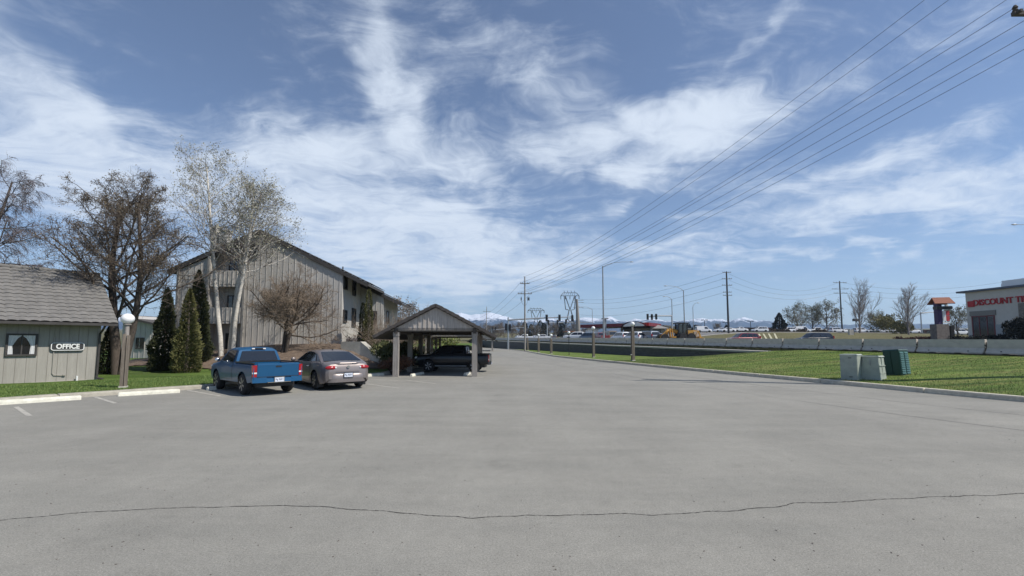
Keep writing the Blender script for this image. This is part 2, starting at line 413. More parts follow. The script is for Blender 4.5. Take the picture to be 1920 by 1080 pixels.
# highway behind the barriers with painted lane lines
M_HWY = mat('highway_asphalt', (.16, .155, .15), .9, var=.15, scale=1.2)
m = MB()
T = list(range(-40, 240, 10))
for i in range(len(T) - 1):
    a, b = T[i], T[i + 1]
    def hz(t, s): q = bp(t, s); return Vector((q.x, q.y, max(z_ground(q.x, q.y), z_road(t)) + .03))
    m.add([hz(a, -.45), hz(a, 20), hz(b, 20), hz(b, -.45)], [(0, 1, 2, 3)])
tag(m.build('highway', M_HWY), kind='structure')
m = MB()
for s in (4.2, 8.0, 11.8, 15.6):
    for t in range(-20, 200, 12):
        m.add([bp(t, s, z_road(t) + .036), bp(t, s + .14, z_road(t) + .036), bp(t + 4, s + .14, z_road(t + 4) + .036), bp(t + 4, s, z_road(t + 4) + .036)], [(0, 1, 2, 3)])
tag(m.build('lane_markings', M_WHITE), kind='structure')

# right kerb and verge
KR = [Vector((p.x, p.y)) for p in [Vector((19.5, 2)), Vector((17.6, 7.5)), at(1900, 753), at(1836, 746.5), at(1740, 737.5), at(1652, 729), at(1535, 718), at(1394, 704.5), at(1290, 694.5), at(1184, 684), at(1110, 676.5), at(1040, 669), at(1005, 663), at(985, 659), at(972, 657), at(955, 655.8)]]
def resample(P, step):
    out = [P[0]]; acc = 0
    for a, b in zip(P, P[1:]):
        L_ = (b - a).length; k = max(1, int(L_ / step))
        for i in range(1, k + 1): out.append(a.lerp(b, i / k))
    return out
def smooth_line(P, it=2):
    for _ in range(it):
        P = [P[0]] + [(P[i - 1] + P[i] * 2 + P[i + 1]) / 4 for i in range(1, len(P) - 1)] + [P[-1]]
    return P
KRs = smooth_line(resample(KR, 1.0), 3)
def normals(P):
    o = []
    for i in range(len(P)):
        d = (P[min(i + 1, len(P) - 1)] - P[max(i - 1, 0)]).normalized(); o.append(Vector((d.y, -d.x)))
    return o
def kerb(P, name, side=1, w=.17, h=.135, seed=1, label=None, material=None):
    rnd = random.Random(seed); m = MB(); Nn = normals(P); rings = []
    for i, (p, n) in enumerate(zip(P, Nn)):
        n = n * side; j = rnd.uniform(-.006, .006)
        def rg(p, d):
            rings.append([(p.x + n.x * d, p.y + n.y * d, -.03), (p.x + n.x * (.02 + d), p.y + n.y * (.02 + d), h - .03 + j - d), (p.x + n.x * (.045 + d), p.y + n.y * (.045 + d), h + j - d), (p.x + n.x * w, p.y + n.y * w, h + j - d), (p.x + n.x * w, p.y + n.y * w, -.03)])
        rg(p, 0)
        if i % 3 == 1 and i + 1 < len(P):   # cast joints
            t = (P[i + 1] - p).normalized(); rg(p + t * .02, .035); rg(p + t * .035, .035); rg(p + t * .055, 0)
    vs = [q for r in rings for q in r]
    fs = [(i * 5 + k, i * 5 + k + 1, (i + 1) * 5 + k + 1, (i + 1) * 5 + k) for i in range(len(rings) - 1) for k in range(4)]
    m.add(vs, fs)
    o = m.build(name, material or M_KERB, fix=True); tag(o, kind='structure'); return o
kerb(KRs, 'right_kerb', 1, w=.26, h=.165, seed=2)
def z_base(D):
    pts = [(0, 0), (36.5, 1.10), (40, .83), (43, .58), (47, .30), (52, .10), (60, .06), (80, .05), (200, .03)]
    if D < 36.5: return None
    for (a, za), (b, zb) in zip(pts[1:], pts[2:]):
        if D <= b: return za + (zb - za) * (D - a) / (b - a)
    return .03
VERGE = {}
def build_verge():
    m = MB(); Nn = normals(KRs); rows = []; K = 16
    for p, n in zip(KRs, Nn):
        q0 = p + n * .255
        t, s = ts(q0.x, q0.y)
        # walk perpendicular to the barrier to its foot or to the foot of the block wall
        D_here = (BO + BT * t).y
        if z_base(D_here) is None: s1, z1 = -.28, z_road(t) - .01
        else: s1, z1 = -1.22, z_base(D_here)
        bl = sstep(D_here, 33, 36.5)
        if z_base(D_here) is None: s1 = -.28 * (1 - bl) - 1.22 * bl; z1 = z1 * (1 - bl) + 1.10 * bl
        row = []
        for k in range(K + 1):
            u = k / K; ss = s + (s1 - s) * u; w = bp(t, ss)
            z = .155 + (z1 - .155) * (u * .75 + .25 * u * u)
            if 0 < k < K: z += (noise.noise(Vector((w.x * .35, w.y * .35, 3))) * .05) * min(1, u * 6, (1 - u) * 6)
            row.append(Vector((w.x, w.y, z)))
        rows.append(row)
    n = K + 1
    m.add([v for r in rows for v in r], [(i * n + j, i * n + j + 1, (i + 1) * n + j + 1, (i + 1) * n + j) for i in range(len(rows) - 1) for j in range(K)])
    VERGE['rows'] = rows
    tag(m.build('right_verge', M_GRASSR, smooth=80, fix=True), kind='structure')
build_verge()
def verge_z(x, y):
    best = min((v for r in VERGE['rows'] for v in r), key=lambda v: (v.x - x) ** 2 + (v.y - y) ** 2)
    return best.z

# block wall below the road with its concrete ledge
def build_wall():
    t0, t1 = 37.6, 182.0; root = empty('retaining_wall', bp(t0, -1.25, 0))
    tag(root, 'long dark grey block retaining wall with pale concrete ledge under the road barriers', 'retaining wall')
    m = MB(); ts_ = [t0 + (t1 - t0) * i / 60 for i in range(61)]
    me = MB(); uv = []
    for a, b in zip(ts_, ts_[1:]):
        q = [bp(a, -1.25, -.1), bp(b, -1.25, -.1), bp(b, -1.25, z_road(b) - .36), bp(a, -1.25, z_road(a) - .36)]
        me.add([v - root.location for v in q], [(0, 1, 2, 3)]); uv += [(a, -.1), (b, -.1), (b, z_road(b) - .36), (a, z_road(a) - .36)]
    o = me.build('block_face', M_BLOCK, root)
    ul = o.data.uv_layers.new(name='UVMap')
    for i, u in enumerate(uv): ul.data[i].uv = u
    for a, b in zip(ts_, ts_[1:]):
        za, zb = z_road(a), z_road(b); r = root.location
        m.hexa([bp(a, -1.31, za - .40) - r, bp(b, -1.31, zb - .40) - r, bp(b, -.40, zb - .40) - r, bp(a, -.40, za - .40) - r],
               [bp(a, -1.31, za - .24) - r, bp(b, -1.31, zb - .24) - r, bp(b, -.40, zb - .20) - r, bp(a, -.40, za - .20) - r])
    m.build('concrete_ledge', M_CONC, root)
build_wall()
# road barriers, one object each
def build_barriers():
    Lb = 3.20; root = empty('road_barrier'); m = MB()
    prof = [(-.30, .06), (-.30, .10), (-.13, .34), (-.08, .81), (.08, .81), (.13, .34), (.30, .10), (.30, .06)]
    vs = []
    for k, t in enumerate((-Lb / 2, -Lb / 2 + .03, Lb / 2 - .03, Lb / 2)):
        f = .93 if k in (0, 3) else 1
        vs += [(t, s * f, z if z < .5 else z - (.012 if f < 1 else 0)) for s, z in prof]
    n = len(prof)
    m.add(vs, [(i * n + k, i * n + (k + 1) % n, (i + 1) * n + (k + 1) % n, (i + 1) * n + k) for i in range(3) for k in range(n)] + [tuple(range(n)), tuple(3 * n + k for k in range(n))])
    for c in (-1.25, 0, 1.25): m.box((c, 0, 0.01), (.62, .58, .1))
    m.build('body', M_BARR, root, fix=True)
    c = MB(); c.tube([(-Lb / 2 - .03, -.02, .22), (-Lb / 2 - .03, -.02, .66)], .02, 6); c.box((-Lb / 2 - .03, -.03, .5), (.09, .16, .05)); c.box((-Lb / 2 - .03, -.03, .3), (.09, .16, .05))
    c.build('connector', M_BLACK, root)
    for x in (-.95, .95): h = MB(); h.lathe([(.045, 0), (.045, .02)], (x, -.268, .15), 8, 'Y'); h.build('lifting_hole', M_BLACK, root)
    ang = math.atan2(BT.y, BT.x); k = 0
    t = 24.7 + 1.63 - 3.3 * 2
    while t < 181:
        o = root if k == 0 else copy_tree(root)
        p = bp(t, 0, z_road(t)); o.location = p; o.rotation_euler = (0, -math.atan(.0123), ang + PI)
        tag(o, 'grey precast concrete road barrier standing in the long row along the highway', 'road barrier', 'concrete barriers in a row along the highway')
        t += 3.3; k += 1
    root.rotation_euler = (0, -math.atan(.0123), ang + PI)
build_barriers()
# the barrier's camera side must be local -y: rotate so that local y points away from the lot
for o in [o for o in C.objects if o.name.startswith('road_barrier')]:
    o.rotation_euler = (0, -math.atan(.0123), math.atan2(BT.y, BT.x)); o.scale = (1, -1, 1)

# ------------------------------------------------------------------ left lawn, kerb and mulch bank
LK = [Vector(p) for p in [(-31, -8.6), (-24.0, .8), (-14.95, 12.87), (-11.75, 17.15), (-6.75, 23.85), (-6.65, 34), (-7.6, 60), (-8.6, 100), (-9.5, 140), (-11, 168)]]
LKs = smooth_line(resample(LK, 1.2), 2)
kerb(LKs, 'left_kerb', -1, w=.42, seed=5, material=M_KERB2)
def rise_h(X):
    P = [(-40, 0), (-30, .1), (-26, .42), (-22, .75), (-20.2, 1.05), (-18, 1.30), (-16.4, 1.45), (-12.3, 1.5), (-10.5, 1.25), (-9, .6), (-7.8, .15), (0, .1)]
    for (a, za), (b, zb) in zip(P, P[1:]):
        if X <= b: return za + (zb - za) * max(0, (X - a)) / (b - a)
    return .1
def z_lawn(x, y):
    toe = 24.2 + .25 * max(0, x + 13)
    z = .135 + rise_h(x) * sstep(y, toe, 31.0)
    z += noise.noise(Vector((x * .4, y * .4, 0))) * .03
    return z
def build_lawn():
    m = MB(); vs = []; xs = []; ys = [-10 + i * 1.0 for i in range(20)] + [10 + i * .75 for i in range(40)] + [40 + i * 6 for i in range(23)]
    def kx(y):
        for a, b in zip(LKs, LKs[1:]):
            if a.y <= y <= b.y: return a.x + (b.x - a.x) * (y - a.y) / (b.y - a.y)
        return LKs[-1].x
    K = 44
    for y in ys:
        x1 = kx(y) - .30 / (.8 if y < 24 else 1)
        for k in range(K + 1):
            u = (k / K) ** 1.35; x = x1 - u * 75
            vs.append((x, y, z_lawn(x, y) if k else .128))
    n = K + 1
    m.add(vs, [(i * n + j, i * n + j + 1, (i + 1) * n + j + 1, (i + 1) * n + j) for i in range(len(ys) - 1) for j in range(K)])
    tag(m.build('left_lawn', M_GRASS, smooth=80, fix=True), kind='structure')
    # mulch bank
    rnd = random.Random(4); g = MB(); st = .3; idx = {}; V = []
    def vert(i, j):
        if (i, j) not in idx:
            x, y = -27 + i * st, 23 + j * st
            idx[(i, j)] = len(V); V.append((x + rnd.uniform(-.08, .08), y + rnd.uniform(-.08, .08), z_lawn(x, y) + .035 + rnd.uniform(0, .05)))
        return idx[(i, j)]
    F = []
    for i in range(66):
        for j in range(34):
            x, y = -27 + (i + .5) * st, 23 + (j + .5) * st; e = noise.noise(Vector((x * .6, y * .6, 7))) * .8
            toe = 25.0 + .30 * max(0, x + 13) + (1.6 if x < -19 else 0)
            if y > toe + e and x < -8.0 + e and x > -25.5 + e and y < 32.5: F.append((vert(i, j), vert(i + 1, j), vert(i + 1, j + 1), vert(i, j + 1)))
    g.add(V, F)
    M_MULCH = mat('bark_mulch', (.075, .050, .034), .95, col2=(.20, .150, .110), scale=9, bump=.9, bscale=30, det=7)
    o = g.build('mulch_bed', M_MULCH); tag(o, kind='structure')
build_lawn()

# parking lines, wheel stops, crack
def strip(name, pts, w, z, material, rnd=None, jag=0.0):
    m = MB(); P = [Vector((p[0], p[1])) for p in pts]; Nn = normals(P); vs = []
    for p, n in zip(P, Nn):
        ww = w * (rnd.uniform(.35, 1.5) if rnd else 1); j = n * (rnd.uniform(-jag, jag) if rnd else 0)
        a, b = p + j - n * ww / 2, p + j + n * ww / 2; vs += [(a.x, a.y, z), (b.x, b.y, z)]
    m.add(vs, [(2 * i, 2 * i + 1, 2 * i + 3, 2 * i + 2) for i in range(len(P) - 1)])
    return m.build(name, material)
LD = Vector((.8, -.6))
def worn_line_mat():
    m, N, L, b = node_mat('worn_line'); tc = N.new('ShaderNodeTexCoord'); o = tc.outputs['Object']
    f = tex(N, L, o, 6, 6, .75); c = ramp(N, L, f, [(.40, (.275, .265, .245)), (.62, (.50, .475, .41))])
    L.new(c, b.inputs['Base Color']); b.inputs['Roughness'].default_value = .92; return m
M_LINE = worn_line_mat()
for (px, py, ln) in ((177, 744, 2.6), (352, 732, 3.0), (30, 763, 2.5)):
    p = at(px, py); tag(strip('parking_line', [(p.x, p.y), (p.x + LD.x * ln, p.y + LD.y * ln)], .10, .005, M_LINE), kind='structure')
for (a, b) in (((556, 728), (612, 736)), ((688, 720), (748, 728)), ((760, 713), (818, 719.5)), ((690, 711), (760, 715)), ((740, 708.5), (905, 708))):
    p, q = at(*a), at(*b); tag(strip('parking_line', [(p.x, p.y), (q.x, q.y)], .10, .005, M_LINE), kind='structure')
rnd = random.Random(12)
cr = [(-260, 1000), (-60, 985), (20, 974), (100, 967), (180, 960), (300, 953), (420, 951), (530, 948), (600, 950), (660, 955), (730, 960), (800, 966), (850, 969), (885, 973), (925, 970), (985, 968), (1060, 966), (1130, 964), (1180, 963), (1222, 967), (1300, 962), (1370, 958), (1450, 951), (1490, 944), (1600, 941), (1640, 937), (1740, 932), (1840, 929), (1905, 927), (1990, 918), (2200, 905)]
P = [at(*c).xy for c in cr]
fineP = []
for a, b in zip(P, P[1:]):
    k = max(2, int((b - a).length / .025))
    for i in range(k):
        q = a.lerp(b, i / k); fineP.append(q + Vector((rnd.uniform(-.004, .004), noise.noise(Vector((q.x * 3, q.y * 3, 1))) * .035 + noise.noise(Vector((q.x * 14, q.y * 14, 1))) * .012)))
M_SEAM = mat('seam_tar', (.17, .166, .155), .95, var=.2, scale=5)
for off, wd in ((3.4, .035), (6.1, .03)):
    NN = normals(KRs); pts = [(p.x - n.x * off, p.y - n.y * off) for p, n in zip(KRs, NN)][6:70]
    tag(strip('pavement_seam', pts, wd, .0035, M_SEAM, rnd, .012), kind='structure')
M_CRACK = mat('crack_dark', (.045, .042, .04), 1, spec=0)  # one even dark colour for the crack strip
o = strip('pavement_crack', [tuple(q) for q in fineP], .0085, .004, M_CRACK, rnd, .0015); tag(o, kind='structure')
rnd = random.Random(3); m = MB()
for i in range(900):   # loose grit and twigs on the lot
    d = rnd.uniform(1.8, 11) ** 1.0; x = rnd.uniform(-1.3, 1.3) * d; r = rnd.uniform(.002, .0065)
    c = Vector((x, d, r * .4)); a = rnd.uniform(0, PI)
    m.box(c, (r * rnd.uniform(1, 3.2), r, r * .8), a)
tag(m.build('loose_grit', mat('grit', (.12, .105, .09), .9, var=.5, scale=30)), 'scattered dark grit and bits of twig on the asphalt', 'grit', kind='stuff')

def wheel_stop(p, d, ln, label, col=None):
    root = empty('wheel_stop', (p[0], p[1], 0), math.atan2(d[1], d[0])); m = MB()
    h, w = .13, .16; rnd = random.Random(int(p[0] * 100)); vs = []
    prof = [(-w / 2, 0), (-w / 2 + .01, h * .55), (-w / 4, h), (w / 4, h), (w / 2 - .01, h * .55), (w / 2, 0)]
    xs = [0, .03] + [ln * i / 8 for i in range(1, 8)] + [ln - .03, ln]
    for i, x in enumerate(xs):
        f = .8 if i in (0, len(xs) - 1) else 1
        vs += [(x, y * f, z * (f if z > 0 else 1) + (rnd.uniform(-.004, .004) if z > 0 else 0)) for y, z in prof]
    n = 6
    m.add(vs, [(i * n + k, i * n + (k + 1) % n, (i + 1) * n + (k + 1) % n, (i + 1) * n + k) for i in range(len(xs) - 1) for k in range(n)] + [tuple(range(n)), tuple((len(xs) - 1) * n + k for k in range(n))])
    m.build('curb_block', mat('stop_concrete', (.66, .64, .54), .9, var=.2, scale=6, bump=.3), root, fix=True)
    pn = MB()
    for x in (.3, ln - .3): pn.lathe([(.015, 0), (.015, .012)], (x, 0, h), 8)
    pn.build('steel_pin', M_STEEL, root)
    tag(root, label, 'wheel stop', 'concrete wheel stops in the parking bays'); return root
kd = (.6, .8)
for (a, b, lab) in (((-90, 765), (152, 749), 'long pale concrete wheel stop in front of the office wall'), ((221, 743), (337, 736), 'pale concrete wheel stop in the empty bay beside the globe lamp post'),
                    ((388, 732), (420, 729), 'pale concrete wheel stop under the front of the blue pickup')):
    p, q = at(*a), at(*b); d = (q - p).xy; wheel_stop((p.x, p.y), d.normalized(), d.length, lab)
p = at(686, 707); wheel_stop((p.x - .5, p.y - .3), kd, 1.8, 'pale concrete wheel stop in front of the taupe sedan')
p = at(771, 706); wheel_stop((p.x, p.y), (.12, .99), 1.9, 'round ended wheel stop at the left front of the carport')
p = at(880, 704); wheel_stop((p.x - .25, p.y), (.12, .99), 1.2, 'blocky pale wheel stop against the right front carport post')

# ------------------------------------------------------------------ building helpers
def window(parent, F, a0, a1, b0, b1, fw=.07, fm=None, pane=None, mull=0, depth=.08, sill=False):
    """F = (origin, A, B, N): a window with a frame and one pane on a wall plane"""
    o, A, B, Nn = F; m = MB(); fm = fm or M_TRIM
    def bx(x0, x1, y0, y1, d0, d1): m.hexa([o + A * x + B * y + Nn * d0 for x, y in ((x0, y0), (x1, y0), (x1, y1), (x0, y1))], [o + A * x + B * y + Nn * d1 for x, y in ((x0, y0), (x1, y0), (x1, y1), (x0, y1))])
    bx(a0, a0 + fw, b0, b1, .002, depth); bx(a1 - fw, a1, b0, b1, .002, depth); bx(a0 + fw, a1 - fw, b0, b0 + fw, .002, depth); bx(a0 + fw, a1 - fw, b1 - fw, b1, .002, depth)
    for k in range(mull):
        x = a0 + (a1 - a0) * (k + 1) / (mull + 1); bx(x - fw * .35, x + fw * .35, b0 + fw, b1 - fw, .002, depth * .8)
    w = m.build('window', fm, parent, fix=True)
    g = MB(); g.hexa([o + A * x + B * y + Nn * .004 for x, y in ((a0 + fw, b0 + fw), (a1 - fw, b0 + fw), (a1 - fw, b1 - fw), (a0 + fw, b1 - fw))], [o + A * x + B * y + Nn * .03 for x, y in ((a0 + fw, b0 + fw), (a1 - fw, b0 + fw), (a1 - fw, b1 - fw), (a0 + fw, b1 - fw))])
    g.build('pane', pane or M_GLASS, w, fix=True)
    return w
def pxrect(F, x0, y0, x1, y1):
    o, A, B, Nn = F; q = [on_plane(x, y, o, Nn) for x, y in ((x0, y0), (x1, y0), (x1, y1), (x0, y1))]
    aa = sorted(((v - o).dot(A) for v in q)); bb = sorted(((v - o).dot(B) for v in q))
    return (aa[0] + aa[1]) / 2, (aa[2] + aa[3]) / 2, (bb[0] + bb[1]) / 2, (bb[2] + bb[3]) / 2
ZU = Vector((0, 0, 1))
def battens(m, F, a0, a1, ztop, zbot, step=.4, w=.045, d=.035, mi=0, seed=0):
    o, A, B, Nn = F; a = a0 + step * .5
    while a < a1:
        zb = zbot(a) if callable(zbot) else zbot; zt = ztop(a) if callable(ztop) else ztop
        if zt > zb + .1:
            m.hexa([o + A * (a - w / 2) + B * zb + Nn * .0, o + A * (a + w / 2) + B * zb, o + A * (a + w / 2) + B * zb + Nn * d, o + A * (a - w / 2) + B * zb + Nn * d],
                   [o + A * (a - w / 2) + B * zt + Nn * .0, o + A * (a + w / 2) + B * zt, o + A * (a + w / 2) + B * zt + Nn * d, o + A * (a - w / 2) + B * zt + Nn * d], mi)
        a += step
def slab(m, P, th, mi=0):
    """four corner roof slab, thickness downwards along its normal"""
    P = [Vector(p) for p in P]; n = (P[1] - P[0]).cross(P[3] - P[0]).normalized()
    if n.z < 0: n = -n
    m.hexa([p - n * th for p in P], P, mi); return n
def tile_roof(m, E0, E1, R0, R1, rows, wave=.30, amp=.035, lift=.04, mi=0, res=5):
    """tiled surface between the eave line E0-E1 and the ridge line R0-R1"""
    E0, E1, R0, R1 = map(Vector, (E0, E1, R0, R1)); L_ = (E1 - E0).length; cols = max(1, int(L_ / wave)); nx = cols * res
    n = (E1 - E0).cross(R0 - E0).normalized()
    if n.z < 0: n = -n
    vs = []; nr = 0
    rnd = random.Random(5)
    for r in range(rows):
        joff = [rnd.uniform(-.007, .007) for _ in range(cols + 2)]
        for e in (0.0, 1.0):
            v = (r + e) / rows; h = lift * (1 - e)
            for i in range(nx + 1):
                u = i / nx; ph = (i / res); b = amp * abs(math.sin(PI * ph)) ** .8
                vs.append(E0.lerp(E1, u).lerp(R0.lerp(R1, u), v) + n * (h + b + .01 + joff[int(ph)]))
            nr += 1
    fs = [(i * (nx + 1) + j, i * (nx + 1) + j + 1, (i + 1) * (nx + 1) + j + 1, (i + 1) * (nx + 1) + j) for i in range(nr - 1) for j in range(nx)]
    m.add(vs, fs, mi)

# ------------------------------------------------------------------ office
def build_office():
    root = empty('office_building', (0, 0, 0)); tag(root, 'low grey board sided office with a weathered brown tile roof at the left edge', 'office building')
    K = at(183, 710, .15); c0 = Vector((K.x, K.y, 0)); A = Vector((-.6, -.8, 0)); Nn = Vector((.8, -.6, 0)); kb = -Nn
    F = (c0, A, ZU, Nn); ln = 9.0; dp = 7.0
    def P(a, b, z): return c0 + A * a + kb * b + ZU * z
    ez, rz_ = 2.62, 5.14
    m = MB(); m.prism([(0, .1), (ln, .1), (ln, ez + .1), (0, ez + .1)], (c0, A, ZU, kb), .16)
    for a0 in (0, ln - .16): m.prism([(.16, .1), (dp, .1), (dp, ez + .1), (dp / 2, rz_ - .12), (.16, ez + .2)], (c0 + A * a0, kb, ZU, A), .16)
    m.prism([(0, .1), (ln, .1), (ln, ez), (0, ez)], (c0 + kb * dp, A, ZU, kb), .16)
    rnd = random.Random(1); a = .1
    while a < ln:   # narrow grooves between boards
        m.hexa([P(a, -.012, .14), P(a + .012, -.012, .14), P(a + .012, 0, .14), P(a, 0, .14)], [P(a, -.012, ez), P(a + .012, -.012, ez), P(a + .012, 0, ez), P(a, 0, ez)], 1); a += .30
    m.build('wall', [M_SIDE2, mat('groove', (.225, .21, .185), .9)], root, fix=True)
    m = MB(); m.prism([(-.05, -.1), (ln, -.1), (ln, .12), (-.05, .12)], (c0 + Nn * .06, A, ZU, kb), .2); m.build('foundation', M_CONC, root, fix=True)
    oh = .62; ez2 = ez - .02
    roof = MB(); sl = (rz_ - ez2) / (dp / 2 + oh)
    slab(roof, [P(-.42, -oh, ez2), P(ln, -oh, ez2), P(ln, dp / 2, rz_), P(-.42, dp / 2, rz_)], .12, 1)
    slab(roof, [P(-.42, dp + oh, ez2), P(ln, dp + oh, ez2), P(ln, dp / 2, rz_), P(-.42, dp / 2, rz_)], .12, 1)
    tile_roof(roof, P(-.45, -oh - .04, ez2), P(ln, -oh - .04, ez2), P(-.45, dp / 2, rz_ + .03), P(ln, dp / 2, rz_ + .03), 15, lift=.03)
    tile_roof(roof, P(-.45, dp + oh, ez2), P(ln, dp + oh, ez2), P(-.45, dp / 2, rz_ + .03), P(ln, dp / 2, rz_ + .03), 15, res=3)
    for i in range(28): roof.tube([P(-.45 + i * .34, dp / 2, rz_ + .06), P(-.08 + i * .34, dp / 2, rz_ + .09)], .10, 8)
    roof.build('roof', [M_OROOF, M_TRIM], root, smooth=50)
    g = MB(); g.bar(P(-.42, -oh - .07, ez2 - .05), P(ln, -oh - .07, ez2 - .05), .10, .11); g.build('gutter', M_TRIM, root)
    d = MB(); d.tube([P(-.02, -oh - .05, ez2 - .08), P(.0, -.25, ez2 - .32), P(.03, -.06, ez2 - .45), P(.05, -.06, .25), P(.02, -.22, .17), P(-.1, -.4, .15)], .045, 8); d.build('downspout', M_TRIM, root)
    a0, a1, b0, b1 = pxrect(F, 10, 625, 70, 667); b0, b1 = 1.22, 2.12
    w = window(root, F, a0, a1, b0, b1, .06, mull=1, pane=mat('office_glass', (.012, .012, .014), .08, spec=.7))
    cm = MB(); cw = (a1 - a0)   # tied back curtains, left and right
    for (e0, sgn) in ((a0 + .07, 1), (a1 - .07, -1)):
        prof = [(1.0, .50), (.85, .34), (.6, .22), (.42, .15), (.3, .17), (0, .19)]; hh = b1 - b0 - .14; rows = []
        for v, wd in prof:
            y = b0 + .07 + hh * v
            for i in range(9):
                u = i / 8; x = e0 + sgn * (.0 + cw * wd * u * .85); rows.append(F[0] + A * x + ZU * y + Nn * (.040 + .010 * math.sin(i * 2.4)))
        cm.add(rows, [(i * 9 + j, i * 9 + j + 1, (i + 1) * 9 + j + 1, (i + 1) * 9 + j) for i in range(5) for j in range(8)])
    cm.build('curtain', mat('sheer_curtain', (.62, .62, .62), .9, var=.25, scale=6, stretch=(6, 6, .3)), w)
    cd = MB(); ax, _, bz0, bz1 = pxrect(F, 97, 615, 98, 699); cd.tube([P(ax, -.03, ez - .1), P(ax, -.03, .46), P(ax - .06, -.05, .40), P(ax - .32, -.05, .37)], .016, 6); cd.box(P(ax - .36, -.05, .38), (.09, .06, .05), math.atan2(A.y, A.x)); cd.build('conduit', M_SIDE2, root)
    cp = MB(); cp.tube([P(ax - .75, -.14, .12), P(ax - .75, -.14, .32)], .035, 8); cp.build('cleanout_pipe', M_WHITE, root)
    # sign
    s0, s1, t0, t1 = pxrect(F, 94, 642, 158, 657.5); sc = F[0] + A * ((s0 + s1) / 2) + ZU * ((t0 + t1) / 2); W, H = abs(s1 - s0), abs(t1 - t0)
    W = max(W, .8)
    sg = empty('office_sign', sc + Nn * .02); tag(sg, 'dark wall sign with white rim reading OFFICE on the office wall', 'sign')
    def rrect(w, h, r, k=5):
        pts = []
        for cx, cy, a in ((w / 2 - r, h / 2 - r, 0), (-w / 2 + r, h / 2 - r, 90), (-w / 2 + r, -h / 2 + r, 180), (w / 2 - r, -h / 2 + r, 270)):
            for i in range(k + 1): q = R(a + 90 * i / k); pts.append((cx + r * math.cos(q), cy + r * math.sin(q)))
        return pts
    X = -A; m = MB(); m.prism(rrect(W, H, H * .28), (Vector(), X, ZU, Nn), .07); m.build('sign_panel', mat('sign_dark', (.035, .034, .036), .5), sg, fix=True)
    o1, i1 = rrect(W - .02, H - .02, H * .27), rrect(W - .075, H - .075, H * .20); m = MB(); n = len(o1)
    vs = [X * p[0] + ZU * p[1] + Nn * .074 for p in o1 + i1] + [X * p[0] + ZU * p[1] + Nn * .08 for p in o1 + i1]
    m.add(vs, [(2 * n + i, 2 * n + (i + 1) % n, 3 * n + (i + 1) % n, 3 * n + i) for i in range(n)] + [(i, (i + 1) % n, 2 * n + (i + 1) % n, 2 * n + i) for i in range(n)] + [(n + i, 3 * n + i, 3 * n + (i + 1) % n, n + (i + 1) % n) for i in range(n)])
    m.build('sign_rim', M_WHITE, sg, fix=True)
    Mx = Matrix(((X.x, 0, Nn.x, 0), (X.y, 0, Nn.y, 0), (X.z, 1, Nn.z, 0), (0, 0, 0, 1)))
    text_obj('lettering', 'OFFICE', H * .80, M_WHITE, sg, Matrix.Translation(Nn * .078) @ Mx, .006, .010, W * .76 / (H * .80 * 3.55))
    return root
build_office()

